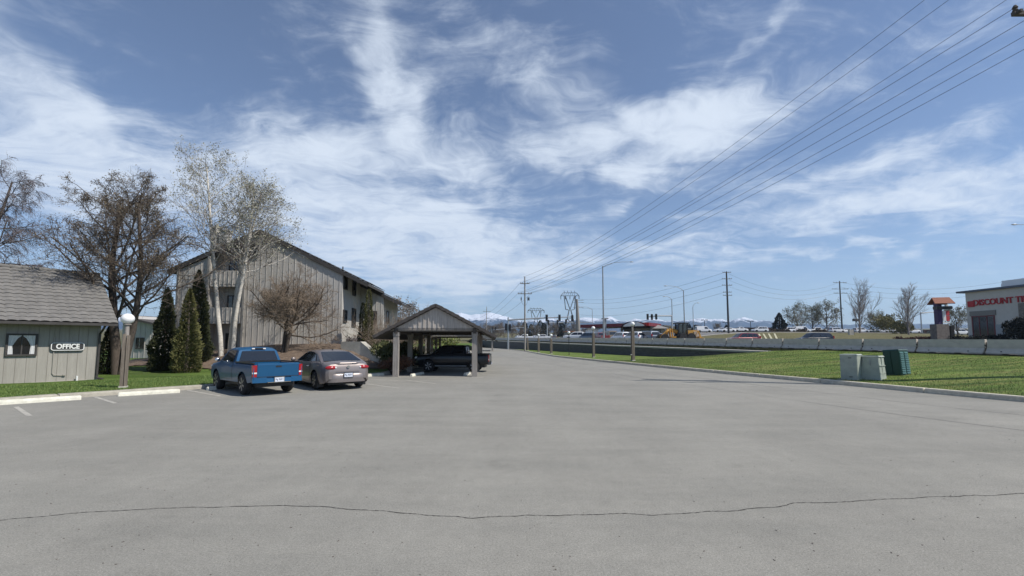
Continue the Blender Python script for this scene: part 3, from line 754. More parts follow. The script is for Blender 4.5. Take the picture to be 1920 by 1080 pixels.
# ------------------------------------------------------------------ apartments
AG = Vector((-1, -.065, 0)).normalized(); AE = Vector((-AG.y * -1, 0, 0)); AE = Vector((-.065, 1, 0)).normalized(); ANf = -AE; ANs = -AG
def gable_unit(parent_label, corner, W, apk, zpk, slope, depth, over_r, over_l, group=None, wall_left=True, bay=None, details=None, zb=.2):
    root = empty('apartment_building', corner); tag(root, parent_label, 'apartment building', group)
    O = Vector((0, 0, 0))
    def zt(a): return zpk - slope * abs(a - apk) - .32
    def P(a, e, z): return AG * a + AE * e + ZU * z
    F = (O, AG, ZU, ANf); m = MB(); segs = [(0, W)] if not bay else [(0, bay[0]), (bay[1], W)]
    for (x0, x1) in segs:
        poly = [(x0, zb), (x1, zb), (x1, zt(x1))] + ([(apk, zt(apk))] if x0 < apk < x1 else []) + [(x0, zt(x0))]
        m.prism(poly, (O, AG, ZU, AE), .18); battens(m, F, x0, x1, zt, zb + 1.2, .40, .04, .024)
    m.prism([(.18, zb), (depth, zb), (depth, zt(0)), (.18, zt(0))], (O, AE, ZU, AG), .18)          # right side
    m.prism([(.18, zb), (depth, zb), (depth, zt(W)), (.18, zt(W))], (AG * (W - .18), AE, ZU, AG), .18)
    m.prism([(0, zb), (W, zb), (W, zt(W)), (apk, zt(apk)), (0, zt(0))], (AE * depth, AG, ZU, AE), .18)
    if bay:
        b0, b1 = bay; m.prism([(b0, zb), (b1, zb), (b1, zt(b1)), (b0, zt(b0))], (AE * .75, AG, ZU, AE), .15)
        for b in (b0, b1): m.prism([(.18, zb), (.75, zb), (.75, zt(b)), (.18, zt(b))], (AG * (b - .06), AE, ZU, AG), .12)
    m.build('wall', M_SIDE, root, fix=True)
    r = MB(); fr = .10
    zr0 = zpk - slope * (apk + over_r); zl0 = zpk - slope * (W + over_l - apk)
    slab(r, [P(-over_r, -fr, zr0), P(apk, -fr, zpk), P(apk, depth + .4, zpk), P(-over_r, depth + .4, zr0)], .16, 1)
    slab(r, [P(W + over_l, -fr, zl0), P(apk, -fr, zpk), P(apk, depth + .4, zpk), P(W + over_l, depth + .4, zl0)], .16, 1)
    tile_roof(r, P(-over_r - .05, -fr - .03, zr0), P(-over_r - .05, depth + .4, zr0), P(apk, -fr - .03, zpk + .02), P(apk, depth + .4, zpk + .02), 22, .33, .03, .04, 0, 4)
    tile_roof(r, P(W + over_l + .05, -fr - .03, zl0), P(W + over_l + .05, depth + .4, zl0), P(apk, -fr - .03, zpk + .02), P(apk, depth + .4, zpk + .02), 22, .33, .03, .04, 0, 4)
    ro = r.build('roof', [M_ROOF, M_TRIM], root)
    f = MB()
    for s_, z0, a0 in ((-1, zr0, -over_r), (1, zl0, W + over_l)):
        f.bar(P(a0, -fr - .02, z0 - .16), P(apk, -fr - .02, zpk - .16), .05, .26)
        f.bar(P(a0, -fr, z0 - .12), P(a0, depth + .4, z0 - .12), .05, .2)
    f.build('fascia', M_TRIM, root)
    b = MB(); b.prism([(-.03, zb - .6), (W + .03, zb - .6), (W + .03, zb + 1.2), (-.03, zb + 1.2)] if not bay else [(-.03, zb - .6), (bay[0], zb - .6), (bay[0], zb + 1.2), (-.03, zb + 1.2)], (ANf * .02, AG, ZU, AE), .15)
    b.prism([(0, zb - .6), (depth, zb - .6), (depth, zb + 1.2), (0, zb + 1.2)], (ANs * .02, AE, ZU, AG), .15)
    b.build('foundation', mat('painted_concrete', (.40, .385, .35), .9, var=.15, scale=2), root, fix=True)
    return root, P, zt, F
A0 = Vector((-12.34, 32.0, 0))
def rel_a(px, py=600): return (on_plane(px, py, A0, ANf) - A0).dot(AG)
W1 = rel_a(331); ap1 = rel_a(487, 432); b0_, b1_ = rel_a(455), rel_a(389)
zp1 = on_plane(487, 431, A0 + ANf * .10, ANf).z
u1, P1, zt1, F1 = gable_unit('large three storey apartment block with a grey battened gable wall behind the blue pickup', A0, W1, ap1, zp1, .487, 4.7, 1.85, .7, bay=(b0_, b1_), zb=.3)
Fg = (A0, AG, ZU, ANf); Fs = (A0, AE, ZU, ANs)
def win_px(root, org, F, rect, **k):
    a0, a1, b0, b1 = pxrect(F, *rect); G = (Vector((0, 0, 0)), F[1], F[2], F[3]); return window(root, G, a0, a1, b0, b1, **k)
M_LOUV = mat('dark_louvre', (.04, .038, .035), .7)
win_px(u1, A0, Fs, (644, 519, 650.5, 543), fw=.06, fm=M_TRIM); win_px(u1, A0, Fs, (660.5, 527, 666.5, 555), fw=.06, fm=M_TRIM)
win_px(u1, A0, Fs, (642.5, 581, 649.5, 605), fw=.06, fm=M_TRIM); win_px(u1, A0, Fs, (659, 578, 666, 613), fw=.06, fm=M_TRIM)
# attic vent
a0, a1, q0, q1 = pxrect(Fg, 461, 453, 486, 484); m = MB()
m.prism([(a0, q0), (a1, q0), (a1, q1), (a0, q1)], (ANf * .04, AG, ZU, ANf), .03)
for i in range(9):
    z = q0 + (q1 - q0) * (i + .5) / 9; m.bar(AG * (a0 + .06) + ANf * .09 + ZU * z, AG * (a1 - .06) + ANf * .09 + ZU * z, .03, .06)
m.build('attic_vent', M_LOUV, u1, fix=True)
for z in (.35, 3.1, 5.75):     # balconies in the recessed bay
    m = MB(); m.prism([(b0_ + .06, z), (b1_ - .06, z), (b1_ - .06, z + .18), (b0_ + .06, z + .18)], (ANf * .1, AG, ZU, AE), .82)
    if z > 1: m.prism([(b0_ + .06, z + .18), (b1_ - .06, z + .18), (b1_ - .06, z + 1.15), (b0_ + .06, z + 1.15)], (ANf * .12, AG, ZU, AE), .07); battens(m, (ANf * .12, AG, ZU, ANf), b0_, b1_, z + 1.15, z + .05, .3)
    m.build('balcony', M_SIDE, u1, fix=True)
    G = (AE * .75, AG, ZU, ANf); window(u1, G, b0_ + .75, b1_ - .9, z + .22, z + 2.1, .06, mull=1)
m = MB()
for a in (b0_ - .05, b1_ + .02, W1 - .02): m.bar(AG * a + ANf * .1 + ZU * .2, AG * a + ANf * .1 + ZU * (zt1(a) - .02), .14, .14)
m.build('corner_post', mat('pale_trim', (.30, .285, .26), .8, var=.15, scale=3), u1)
m = MB(); q = atD(643, 500, 34.0) - A0; m.tube([q - ZU * .8, q], .05, 8); m.build('vent_pipe', M_TRIM, u1)
for (px0, px1, yt) in ((401, 411, 427), (416, 431, 434)):
    m = MB(); D_ = 35.5; c = atD((px0 + px1) / 2, yt, D_) - A0; w = (px1 - px0) / FPX * D_
    m.box(c - ZU * 1.0, (w, .7, 2.0)); m.box(c + ZU * .02, (w + .12, .82, .12)); m.tube([c, c + ZU * .22], .12, 8); m.build('chimney', M_SIDE, u1)
# second and third units stepping back
c2 = Vector((-10.75, 36.9, 0)); u2, P2, zt2, F2 = gable_unit('second stepped apartment block with battened gable showing behind the first', c2, 13.5, 6.2, 8.85, .487, 6.0, 1.5, .6, zb=.3)
G2 = (Vector((0, 0, 0)), AG, ZU, ANf); window(u2, G2, .5, 1.3, 3.3, 4.4, .07); window(u2, (Vector((0, 0, 0)), AE, ZU, ANs), 1.2, 2.0, 3.4, 4.5, .07); window(u2, (Vector((0, 0, 0)), AE, ZU, ANs), 1.2, 2.2, 1.2, 2.5, .07)
c3 = Vector((-11.3, 43.6, 0)); u3, P3, zt3, F3 = gable_unit('rearmost low apartment wing with brown roof half hidden by bare shrubs', c3, 12, 5.8, 6.6, .45, 9.0, 1.4, .6, zb=.3)
window(u3, G2, .6, 1.5, 1.9, 3.0, .07)
# grey block seen between the trees
def small_block():
    c = atD(286, 640, 47); root = empty('rear_apartment_block', (c.x, c.y, 0)); tag(root, 'small distant grey apartment block seen between the trees right of the globe lamp', 'apartment building')
    A = Vector((-1, .1, 0)).normalized(); B = Vector((.1, 1, 0)).normalized(); m = MB(); h = 3.9
    m.prism([(0, 0), (3.6, 0), (3.6, h + .8), (0, h)], (Vector(), A, ZU, B), 8.0)
    battens(m, (Vector(), A, ZU, -B), 0, 3.6, h, 0, .6); m.build('wall', M_SIDE, root, fix=True)
    r = MB(); slab(r, [A * -.6 - B * .5 + ZU * (h - .1), A * 4.2 - B * .5 + ZU * (h + .9), A * 4.2 + B * 8.4 + ZU * (h + .9), A * -.6 + B * 8.4 + ZU * (h - .1)], .2); r.build('roof', M_ROOF, root)
    window(root, (Vector(), A, ZU, -B), .9, 1.9, 1.1, 2.3, .08)
small_block()
# concrete stair wall
def stair_wall():
    root = empty('stair_wall', (0, 0, 0)); tag(root, 'pale stained concrete stair wall sloping down beside the apartment corner', 'concrete wall')
    p = [atD(639, 640.5, 29.4), atD(676, 640.5, 29.1), atD(719, 678, 28.5)]
    m = MB(); th = Vector((.28, .12, 0))
    for (a, b) in ((p[0], p[1]), (p[1], p[2])):
        bot = [Vector((a.x, a.y, -.1)), Vector((b.x, b.y, -.1)), Vector((b.x, b.y, -.1)) + th, Vector((a.x, a.y, -.1)) + th]
        m.hexa(bot, [a, b, b + th, a + th])
    m.build('concrete_body', mat('stained_concrete', (.36, .34, .29), .9, col2=(.62, .585, .51), scale=1.6, bump=.3, bscale=40, det=7), root, fix=True)
    s = MB()
    for i in range(8):
        u = i / 8; q = p[1].lerp(p[2], u) + Vector((.8, .35, 0)); s.box((q.x + .25, q.y, q.z - .75), (1.3, .32, .5), -.3)
    s.build('stair_step', M_CONC, root)
stair_wall()

# ------------------------------------------------------------------ carports
def carport(org, label, bays=3, W=4.05, sx=1.0, rot=0.0):
    root = empty('carport', org, rot); tag(root, label, 'carport', 'timber carports along the lane')
    dep = 3.9 * bays; xl, xr = 0.0, W; over = 1.15; pk = W / 2; zb = 2.38; zpk = 3.72; ze = 2.05; sl = (zpk - ze) / (pk + over)
    def zt(a): return zpk - sl * abs(a - pk)
    for k in range(bays + 1):
        for x in (xl, xr):
            m = MB(); m.box((x, k * 3.9, 1.14), (.27, .27, 2.28)); m.box((x, k * 3.9, 2.2), (.31, .31, .2)); m.build('post', M_WOODG, root)
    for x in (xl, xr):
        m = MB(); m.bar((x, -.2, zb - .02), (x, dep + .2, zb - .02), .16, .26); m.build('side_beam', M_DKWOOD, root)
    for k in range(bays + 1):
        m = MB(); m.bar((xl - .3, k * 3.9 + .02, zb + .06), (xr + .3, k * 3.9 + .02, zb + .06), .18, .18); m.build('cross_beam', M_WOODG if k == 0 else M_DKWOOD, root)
    for y in (-.12, dep + .05):
        m = MB(); F = (Vector((0, y, 0)), Vector((1, 0, 0)), ZU, Vector((0, -1, 0)))
        m.prism([(xl - .22, zb + .13), (xr + .22, zb + .13), (xr + .22, zt(xr + .22) - .14), (pk, zt(pk) - .14), (xl - .22, zt(xl - .22) - .14)], (F[0], F[1], ZU, Vector((0, 1, 0))), .06)
        battens(m, F, xl - .22, xr + .22, lambda a: zt(a) - .15, zb + .13, .25, .05, .035); m.build('gable_panel', M_SIDE3, root, fix=True)
    r = MB(); fr = .22
    for sgn in (-1, 1):
        e = pk + sgn * (pk + over)
        slab(r, [(e, -fr, ze), (pk, -fr, zpk), (pk, dep + fr, zpk), (e, dep + fr, ze)], .12, 1)
        tile_roof(r, (e, -fr - .03, ze), (e, dep + fr, ze), (pk, -fr - .03, zpk + .01), (pk, dep + fr, zpk + .01), 11, .33, .03, .045, 0, 4)
        for i in range(11):   # rake tiles, stepped
            u = i / 11; a = Vector((e, -fr - .05, ze)).lerp(Vector((pk, -fr - .05, zpk)), u); b = Vector((e, -fr - .05, ze)).lerp(Vector((pk, -fr - .05, zpk)), u + 1.06 / 11)
            r.bar(a + Vector((0, 0, .01)), b + Vector((0, 0, -.03)), .12, .15)
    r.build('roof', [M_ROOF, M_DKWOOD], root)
    return root
cp1 = at(742, 706.5); CP = Vector((cp1.x, cp1.y, 0))
carport(CP, 'nearest timber carport with battened gable sheltering the black pickup', 3, rot=R(2.5))
p = atD(800, 640, 43); carport((p.x, p.y, 0), 'second timber carport showing through the nearest one', 3, 4.6, rot=R(3))
p = atD(888, 640, 92); carport((p.x - .2, p.y, 0), 'farthest timber carport at the bend of the lane by the block wall', 3, rot=R(2))
# ------------------------------------------------------------------ trees
def rot_about(v, axis, ang): return Matrix.Rotation(ang, 3, axis) @ v
def perp(v, rnd):
    a = Vector((rnd.uniform(-1, 1), rnd.uniform(-1, 1), rnd.uniform(-1, 1)))
    p = v.cross(a)
    return p.normalized() if p.length > 1e-3 else Vector((1, 0, 0))
class Tree:
    def __init__(s, seed, spec):
        s.rnd = random.Random(seed); s.sp = spec; s.tr = MB(); s.cr = MB(); s.tips = []
    def grow(s, p, d, ln, r, lv):
        sp, rnd = s.sp, s.rnd; L_ = sp[lv]; k = L_.get('seg', 4); pts = [p.copy()]; rad = [r]; dirs = [d.copy()]
        r1 = r * L_.get('taper', .45)
        for i in range(k):
            d = (d + Vector((rnd.gauss(0, 1), rnd.gauss(0, 1), rnd.gauss(0, 1))) * L_.get('wob', .1) + Vector((0, 0, L_.get('up', 0)))).normalized()
            p = p + d * (ln / k); pts.append(p.copy()); rad.append(r + (r1 - r) * (i + 1) / k); dirs.append(d.copy())
        wood = lv < s.sp[0].get('tl', 2)
        (s.tr if wood else s.cr).tube(pts, rad, L_.get('n', 6 if lv == 0 else 5 if lv == 1 else 3), 0, cap=False)
        if lv + 1 < len(sp):
            ch = sp[lv + 1]; n = ch['num']; n = n if isinstance(n, int) else rnd.randint(*n)
            t0 = ch.get('from', .3)
            for i in range(n):
                t = t0 + (1 - t0) * ((i + rnd.random()) / n) ** ch.get('bias', 1.0); t = min(t, .999)
                j = t * k; i0 = int(j); f = j - i0
                q = pts[i0].lerp(pts[i0 + 1], f); dd = dirs[i0 + 1]; rr = rad[i0] + (rad[i0 + 1] - rad[i0]) * f
                ax = perp(dd, rnd)
                if lv == 0 and ch.get('around', True):
                    a = i * 2.399 + rnd.uniform(-.4, .4); h = Vector((math.cos(a), math.sin(a), 0)); ax = dd.cross(h).normalized()
                nd = rot_about(dd, ax, R(rnd.gauss(ch.get('ang', 45), ch.get('adev', 8))))
                l2 = ln * ch.get('len', .55) * rnd.uniform(.75, 1.2) * (1 - ch.get('fall', .35) * (t - t0) / (1 - t0 + 1e-6))
                s.grow(q, nd, l2, max(min(rr * .8, rr * ch.get('rad', .6)), ch.get('rmin', .004)), lv + 1)
        else:
            s.tips += [(pts[i], dirs[i]) for i in range(1, k + 1)]
    def leaves(s, n, size, jit=.06, droop=0.0, mi=1, aspect=.5):
        rnd = s.rnd
        for i in range(n):
            p, d = rnd.choice(s.tips); p = p + Vector((rnd.gauss(0, jit), rnd.gauss(0, jit), rnd.gauss(0, jit) - droop * rnd.random()))
            a = Vector((rnd.gauss(0, 1), rnd.gauss(0, 1), rnd.gauss(0, 1) - droop * 6)).normalized(); b = perp(a, rnd); z = size * rnd.uniform(.6, 1.4)
            s.cr.add([p - a * z, p + b * z * aspect, p + a * z, p - b * z * aspect], [(0, 1, 2, 3)], mi)
def finish_tree(T, name, label, cat, loc, bark, twig, leaf, group=None, rz=0):
    root = empty(name, loc, rz); tag(root, label, cat, group)
    T.tr.build('trunk', bark, root, smooth=70); T.cr.build('crown', [twig, leaf], root)
    return root
M_BARK = mat('brown_bark', (.085, .068, .055), .95, var=.4, scale=9, bump=.6, stretch=(3, 3, .6))
M_TWIG = mat('brown_twig', (.085, .066, .052), .95, var=.3, scale=3)
M_TWIGT = mat('tan_twig', (.215, .165, .120), .95, var=.35, scale=3)
M_TWIGG = mat('grey_twig', (.20, .175, .165), .95, var=.3, scale=3)
M_TWIGP = mat('purple_grey_twig', (.135, .115, .118), .95, var=.3, scale=3)
M_BIRCH = mat('white_bark', (.74, .71, .65), .85, col2=(.46, .42, .36), scale=5, contrast=.9, bump=.3, stretch=(1, 1, 2.5))
M_LFB = mat('bronze_buds', (.155, .120, .075), .8, var=.5, scale=1.4)
M_LFP = mat('pale_catkins', (.40, .39, .29), .8, col2=(.17, .16, .10), scale=1.6)
M_LFG = mat('fresh_leaf', (.10, .11, .035), .8, var=.5, scale=1.5)
M_CON = mat('dark_conifer', (.024, .034, .013), .85, col2=(.062, .068, .022), scale=2.2)
M_CONY = mat('yellow_conifer', (.070, .075, .022), .85, col2=(.150, .140, .045), scale=2.2)
def sprout(T, stems, H, r): # several stems
    for (dx, dy, lean, ln) in stems:
        T.grow(Vector((dx, dy, -.1)), Vector((lean[0], lean[1], 1)).normalized(), H * ln, r, 0)
# big brown tree behind the office lamp
g = at(223, 702, .14); T = Tree(11, [dict(tl=3, seg=7, wob=.05, up=.02, taper=.3, n=9), dict(num=17, len=.56, ang=50, adev=9, seg=6, wob=.12, up=.05, rad=.40, n=6, fall=.60, **{'from': .27}),
    dict(num=8, len=.46, ang=44, adev=14, seg=4, wob=.16, up=.02, rad=.5, rmin=.014, **{'from': .2}), dict(num=8, len=.55, ang=46, adev=18, seg=3, wob=.22, up=.02, rad=.55, rmin=.009, **{'from': .15}), dict(num=6, len=.6, ang=48, adev=18, seg=2, wob=.28, rmin=.0065, **{'from': .1})])
T.grow(Vector((-.1, 0, -.1)), Vector((-.10, .06, 1)).normalized(), 9.3, .24, 0); T.grow(Vector((.12, 0, -.1)), Vector((.12, .05, 1)).normalized(), 8.7, .19, 0)
T.leaves(19000, .034, .06); finish_tree(T, 'broadleaf_tree', 'large spreading brown tree with bronze buds between the office and the lamp', 'tree', (g.x, g.y, .1), M_BARK, M_TWIG, M_LFB)
# clump of three white barked stems
g = at(424, 672, .9); g = Vector((-18.0, 28.0, .8))
T = Tree(5, [dict(tl=2, seg=9, wob=.028, up=.02, taper=.22, n=9), dict(num=36, len=.31, ang=54, adev=10, seg=5, wob=.12, up=.07, rad=.32, n=4, rmin=.016, fall=.55, **{'from': .47}),
    dict(num=8, len=.50, ang=42, adev=12, seg=3, wob=.2, up=.05, rad=.5, rmin=.007, **{'from': .2}), dict(num=5, len=.5, ang=40, adev=16, seg=2, wob=.25, up=.03, rmin=.0045, **{'from': .1})])
sprout(T, [(-.30, 0, (-.035, 0), 1.0), (.10, .2, (.005, .02), .86), (.40, 0, (.065, 0), .84)], 12.8, .16)
T.leaves(14000, .046, .09, aspect=.55); finish_tree(T, 'birch_tree', 'tall clump of white barked stems with pale catkins before the apartment gable', 'tree', g, M_BIRCH, M_TWIGG, M_LFP)
# small bare vase shaped tree
g = Vector((-14.6, 28.3, 1.0))
T = Tree(21, [dict(tl=2, seg=4, wob=.06, up=.02, taper=.75, n=8), dict(num=13, len=1.28, ang=46, adev=14, seg=6, wob=.18, up=.09, rad=.5, n=5, fall=.10, **{'from': .62}),
    dict(num=10, len=.52, ang=44, adev=14, seg=4, wob=.24, up=.05, rad=.5, rmin=.012, **{'from': .25}), dict(num=8, len=.55, ang=42, adev=16, seg=3, wob=.28, up=.05, rad=.55, rmin=.008, **{'from': .15}), dict(num=6, len=.55, ang=40, adev=16, seg=2, wob=.28, up=.05, rmin=.0055, **{'from': .1})])
T.grow(Vector((0, 0, -.2)), Vector((.03, 0, 1)), 2.35, .15, 0); T.grow(Vector((.18, 0, -.2)), Vector((.10, 0, 1)).normalized(), 2.3, .12, 0)
T.leaves(1500, .02, .03); finish_tree(T, 'bare_tree', 'small bare vase shaped tree on the mulch bank above the blue pickup', 'tree', g, M_BARK, M_TWIGT, M_TWIGT)
# weeping birch at the left edge
T = Tree(8, [dict(tl=2, seg=8, wob=.04, up=.02, taper=.2, n=8), dict(num=30, len=.32, ang=52, adev=10, seg=6, wob=.12, up=.02, rad=.4, n=5, fall=.55, **{'from': .2}),
    dict(num=14, len=.5, ang=45, adev=14, seg=5, wob=.16, up=-.10, rad=.5, rmin=.010, **{'from': .15}), dict(num=14, len=.8, ang=34, adev=16, seg=5, wob=.12, up=-.32, rmin=.0075, **{'from': .1})])
T.grow(Vector((0, 0, 0)), Vector((0, 0, 1)), 14.0, .26, 0); T.leaves(14000, .035, .04, .04)
p = atD(-80, 640, 31); finish_tree(T, 'weeping_birch', 'grey purple weeping birch standing behind the office at the left edge', 'tree', (p.x, p.y, .1), M_BARK, M_TWIGP, M_TWIGP)
# conifers: many small sprays on an uneven cone
def conifer(name, label, loc, h, r, seed, leaf, n=5200, size=.11, base=.02, power=.75, cat='conifer', group=None, vis=None):
    rnd = random.Random(seed); m = MB(); t = MB(); t.tube([(0, 0, -.1), (0, 0, h * .5), (0, 0, h * .93)], [r * .09 + .03, r * .06 + .02, .012], 7)
    lob = [(rnd.uniform(0, 2 * PI), rnd.uniform(0, h), rnd.uniform(.5, 1.0)) for _ in range(34)]
    for i in range(n):
        v = rnd.random() ** 1.25; z = h * (base + (1 - base) * v); a = rnd.uniform(0, 2 * PI)
        rr = r * (1 - v) ** power * (.55 + .45 * min(1, v * 8 + .55))
        bump_ = sum(w * math.exp(-((math.remainder(a - la, 2 * PI) / .5) ** 2 + ((z - lz) / (h * .055)) ** 2)) for la, lz, w in lob)
        rr *= .74 + .34 * min(1, bump_) + rnd.gauss(0, .05); rr *= rnd.uniform(.35, 1) ** .30
        c = Vector((rr * math.cos(a), rr * math.sin(a), z)); o = Vector((math.cos(a), math.sin(a), rnd.uniform(.1, 1.5))).normalized()
        sd_ = perp(o, rnd); s_ = size * rnd.uniform(.6, 1.4) * (1 - .35 * v)
        m.add([c - o * s_ * .4, c + sd_ * s_ * .42, c + o * s_, c - sd_ * s_ * .42], [(0, 1, 2, 3)])
    root = empty(name, loc); tag(root, label, cat, group); t.build('trunk', M_BARK, root); m.build('crown', leaf, root); return root
p = at(232, 700, .14); conifer('cedar_tree', 'narrow yellowish cedar behind the big brown tree', (-17.7, 24.2, .1), 4.6, .95, 1, M_CONY)
p = atD(306, 690, 25.2); conifer('cedar_tree', 'dark green cedar standing alone between the globe lamp and the apartments', (p.x, p.y, .1), 4.8, .9, 2, M_CON, 11000, .12)
p = atD(364, 690, 27.0); conifer('cedar_tree', 'broad dark cedar with pointed tip left of the white barked stems', (p.x, p.y, .3), 5.9, 1.15, 3, M_CON, 12000, .12)
p = atD(352, 690, 26.4); conifer('cedar_tree', 'lower shaggy cedar in front of the broad dark one', (p.x - .5, p.y + .6, .3), 2.8, .62, 33, M_CON, 4200)
p = atD(690, 640, 31.0); conifer('cedar_tree', 'slim yellow green columnar cedar at the apartment corner', (p.x, p.y, .9), 4.6, .45, 4, M_CONY, 3600, .09, power=.35)
p = atD(679, 640, 31.4); conifer('cedar_tree', 'slim dark columnar cedar beside the yellow green one', (p.x, p.y, .9), 3.7, .42, 5, M_CON, 3000, .09, power=.4)
p = atD(202, 700, 23.2); conifer('cedar_tree', 'very dark cedar in shade at the office corner', (p.x, p.y, .1), 2.6, .75, 6, M_CON, 3000)
def shrub(name, label, loc, rx, ry, h, seed, leafm, n=3500, size=.07, group=None, flat=.9, cat='shrub', part='foliage'):
    rnd = random.Random(seed); m = MB(); b = MB()
    for i in range(14):
        a = rnd.uniform(0, 2 * PI); q = Vector((rx * .7 * math.cos(a), ry * .7 * math.sin(a), h * rnd.uniform(.5, .9))); b.tube([(q.x * .1, q.y * .1, -.1), q * .55, q], [.02, .012, .006], 4)
    lob = [(Vector((rnd.uniform(-.7, .7) * rx, rnd.uniform(-.7, .7) * ry, h * rnd.uniform(.2, .75))), rnd.uniform(.28, .5)) for _ in range(16)]
    for i in range(n):
        c, s0 = rnd.choice(lob); d = Vector((rnd.gauss(0, 1), rnd.gauss(0, 1), rnd.gauss(0, 1))).normalized() * s0 * rnd.uniform(.5, 1.05)
        q = c + Vector((d.x * rx, d.y * ry, d.z * h * .6)); q.z = max(.02, q.z)
        o = (d + Vector((rnd.gauss(0, .5), rnd.gauss(0, .5), rnd.gauss(0, .5) + .3))).normalized(); sd_ = perp(o, rnd); s_ = size * rnd.uniform(.6, 1.4)
        m.add([q - o * s_ * .5, q + sd_ * s_ * .45, q + o * s_, q - sd_ * s_ * .45], [(0, 1, 2, 3)])
    root = empty(name, loc); tag(root, label, cat, group); b.build('stem', M_TWIG, root); m.build(part, leafm, root); return root
M_JUN = mat('juniper_green', (.055, .075, .025), .85, col2=(.125, .120, .045), scale=1.4)
M_RUST = mat('rusty_leaf', (.085, .040, .026), .85, col2=(.16, .085, .05), scale=2)
p = atD(733, 665, 27.6); shrub('juniper_shrub', 'spreading green juniper spilling over the bank left of the carport', (p.x + .3, p.y, .2), 1.35, 1.9, 1.75, 1, M_JUN, 9000, .085)
p = atD(738, 672, 25.0); shrub('rusty_shrub', 'low rusty brown shrub under the juniper by the carport post', (p.x, p.y, .12), 1.1, .9, .95, 2, M_RUST, 3500, .06)
p = atD(768, 665, 31); shrub('juniper_shrub', 'dark juniper behind the carport parking bay', (p.x, p.y, .15), 2.6, 1.6, 1.5, 12, M_JUN, 6000, .09)
p = atD(655, 640, 31.0); shrub('bare_shrub', 'pale dead shrub against the apartment corner above the stair wall', (p.x + .3, p.y - .6, 1.4), .45, .3, .9, 3, M_TWIGG, 900, .05)
p = atD(815, 640, 62); shrub('leafy_shrub', 'bright yellow green shrub glimpsed through the carport', (p.x, p.y, .15), 3.5, 2, 3.3, 4, mat('bright_leaf', (.17, .20, .05), .8, var=.4, scale=.8), 3500, .16)
def bare_bush(name, label, loc, h, n, seed, twig, spread=.45, cat='bush', leaf=0, lm=None):
    T = Tree(seed, [dict(tl=1, seg=5, wob=.10, up=.03, taper=.35, n=4), dict(num=9, len=.5, ang=34, adev=12, seg=4, wob=.18, up=.05, rad=.6, rmin=.007, **{'from': .15}), dict(num=6, len=.55, ang=38, adev=14, seg=3, wob=.2, up=.05, rmin=.0055, **{'from': .1})])
    for i in range(n):
        a = i * 2.4; q = spread * math.sqrt(i / n); T.grow(Vector((q * math.cos(a) * .3, q * math.sin(a) * .3, -.05)), Vector((math.cos(a) * q * 1.6, math.sin(a) * q * 1.6, 1)).normalized(), h * T.rnd.uniform(.7, 1), .03, 0)
    if leaf: T.leaves(leaf, .04, .05)
    root = empty(name, loc); tag(root, label, cat); T.tr.build('stems', twig, root); T.cr.build('twigs', [twig, lm or twig], root); return root
p = atD(702, 640, 32.2); bare_bush('bare_bush', 'tan bare bush in front of the slim cedars above the stair wall', (p.x, p.y, .7), 3.1, 14, 3, M_TWIGT, .7)
p = atD(735, 640, 31); bare_bush('bare_bush', 'brown tangle of bare branches left of the carport gable', (p.x, p.y, .4), 3.9, 16, 4, M_TWIGT, .9)
p = atD(757, 640, 36); bare_bush('bare_bush', 'dense bare brown bush rising behind the carport roof', (p.x, p.y, .3), 4.6, 16, 6, M_TWIGT, .9)

# ------------------------------------------------------------------ low detail trees for the distance
def far_tree_mesh(seed, kind, h):
    if kind == 'bare':
        T = Tree(seed, [dict(tl=1, seg=6, wob=.05, up=.02, taper=.3, n=5), dict(num=24, len=.66, ang=30, adev=8, seg=5, wob=.07, up=.075, rad=.45, n=3, fall=.50, rmin=.045, **{'from': .10}), dict(num=9, len=.5, ang=28, adev=8, seg=3, wob=.1, up=.07, rmin=.026, **{'from': .15}), dict(num=7, len=.55, ang=28, adev=10, seg=2, wob=.12, up=.06, rmin=.017, **{'from': .15})])
        T.grow(Vector((0, 0, -.3)), Vector((0, 0, 1)), h * .84, h * .020, 0); return T
    T = Tree(seed, [dict(tl=1, seg=5, wob=.08, up=.02, taper=.3, n=5), dict(num=16, len=.66, ang=46, adev=9, seg=4, wob=.12, up=.03, rad=.5, n=3, fall=.4, rmin=.04, **{'from': .15}), dict(num=7, len=.5, ang=42, adev=12, seg=3, wob=.15, rmin=.028, **{'from': .2}), dict(num=4, len=.5, ang=40, adev=14, seg=2, wob=.2, rmin=.02, **{'from': .2})])
    T.grow(Vector((0, 0, -.3)), Vector((0, 0, 1)), h * .72, h * .022, 0)
    T.leaves(2800 if h < 12 else 2200, h * .016, h * .035); return T
def place_far(px, ybase, D, h, kind, label, seed=1, twig=None, leaf=None, group=None, name=None):
    p = atD(px, ybase, D); z = z_ground(p.x, p.y); T = far_tree_mesh(seed, kind, h)
    return finish_tree(T, name or ('bare_tree' if kind == 'bare' else 'broadleaf_tree'), label, 'tree', (p.x, p.y, z), M_TWIGG if kind == 'bare' else M_BARK, twig or M_TWIGG, leaf or M_LFG, group)
M_TWIGF = mat('far_twig', (.22, .19, .17), .95, var=.2, scale=1)
M_LFF = mat('grey_green_buds', (.17, .17, .11), .85, var=.35, scale=.5)
place_far(1613, 624, 140, 15.2, 'bare', 'tall bare fan shaped tree right of the cross armed pole', 3, M_TWIGF)
place_far(1704, 624, 120, 12.3, 'bare', 'bare fan shaped tree left of the orange roofed sign', 4, M_TWIGF)
place_far(1497, 612, 165, 12.2, 'leaf', 'leftmost grey green budding tree behind the parked white vans', 5, M_TWIGF, M_LFF)
place_far(1522, 612, 170, 11.6, 'leaf', 'middle grey green budding tree behind the parked white vans', 6, M_TWIGF, M_LFF)
place_far(1551, 612, 165, 13.2, 'leaf', 'rightmost and biggest grey green budding tree behind the parked vans', 7, M_TWIGF, M_LFF)
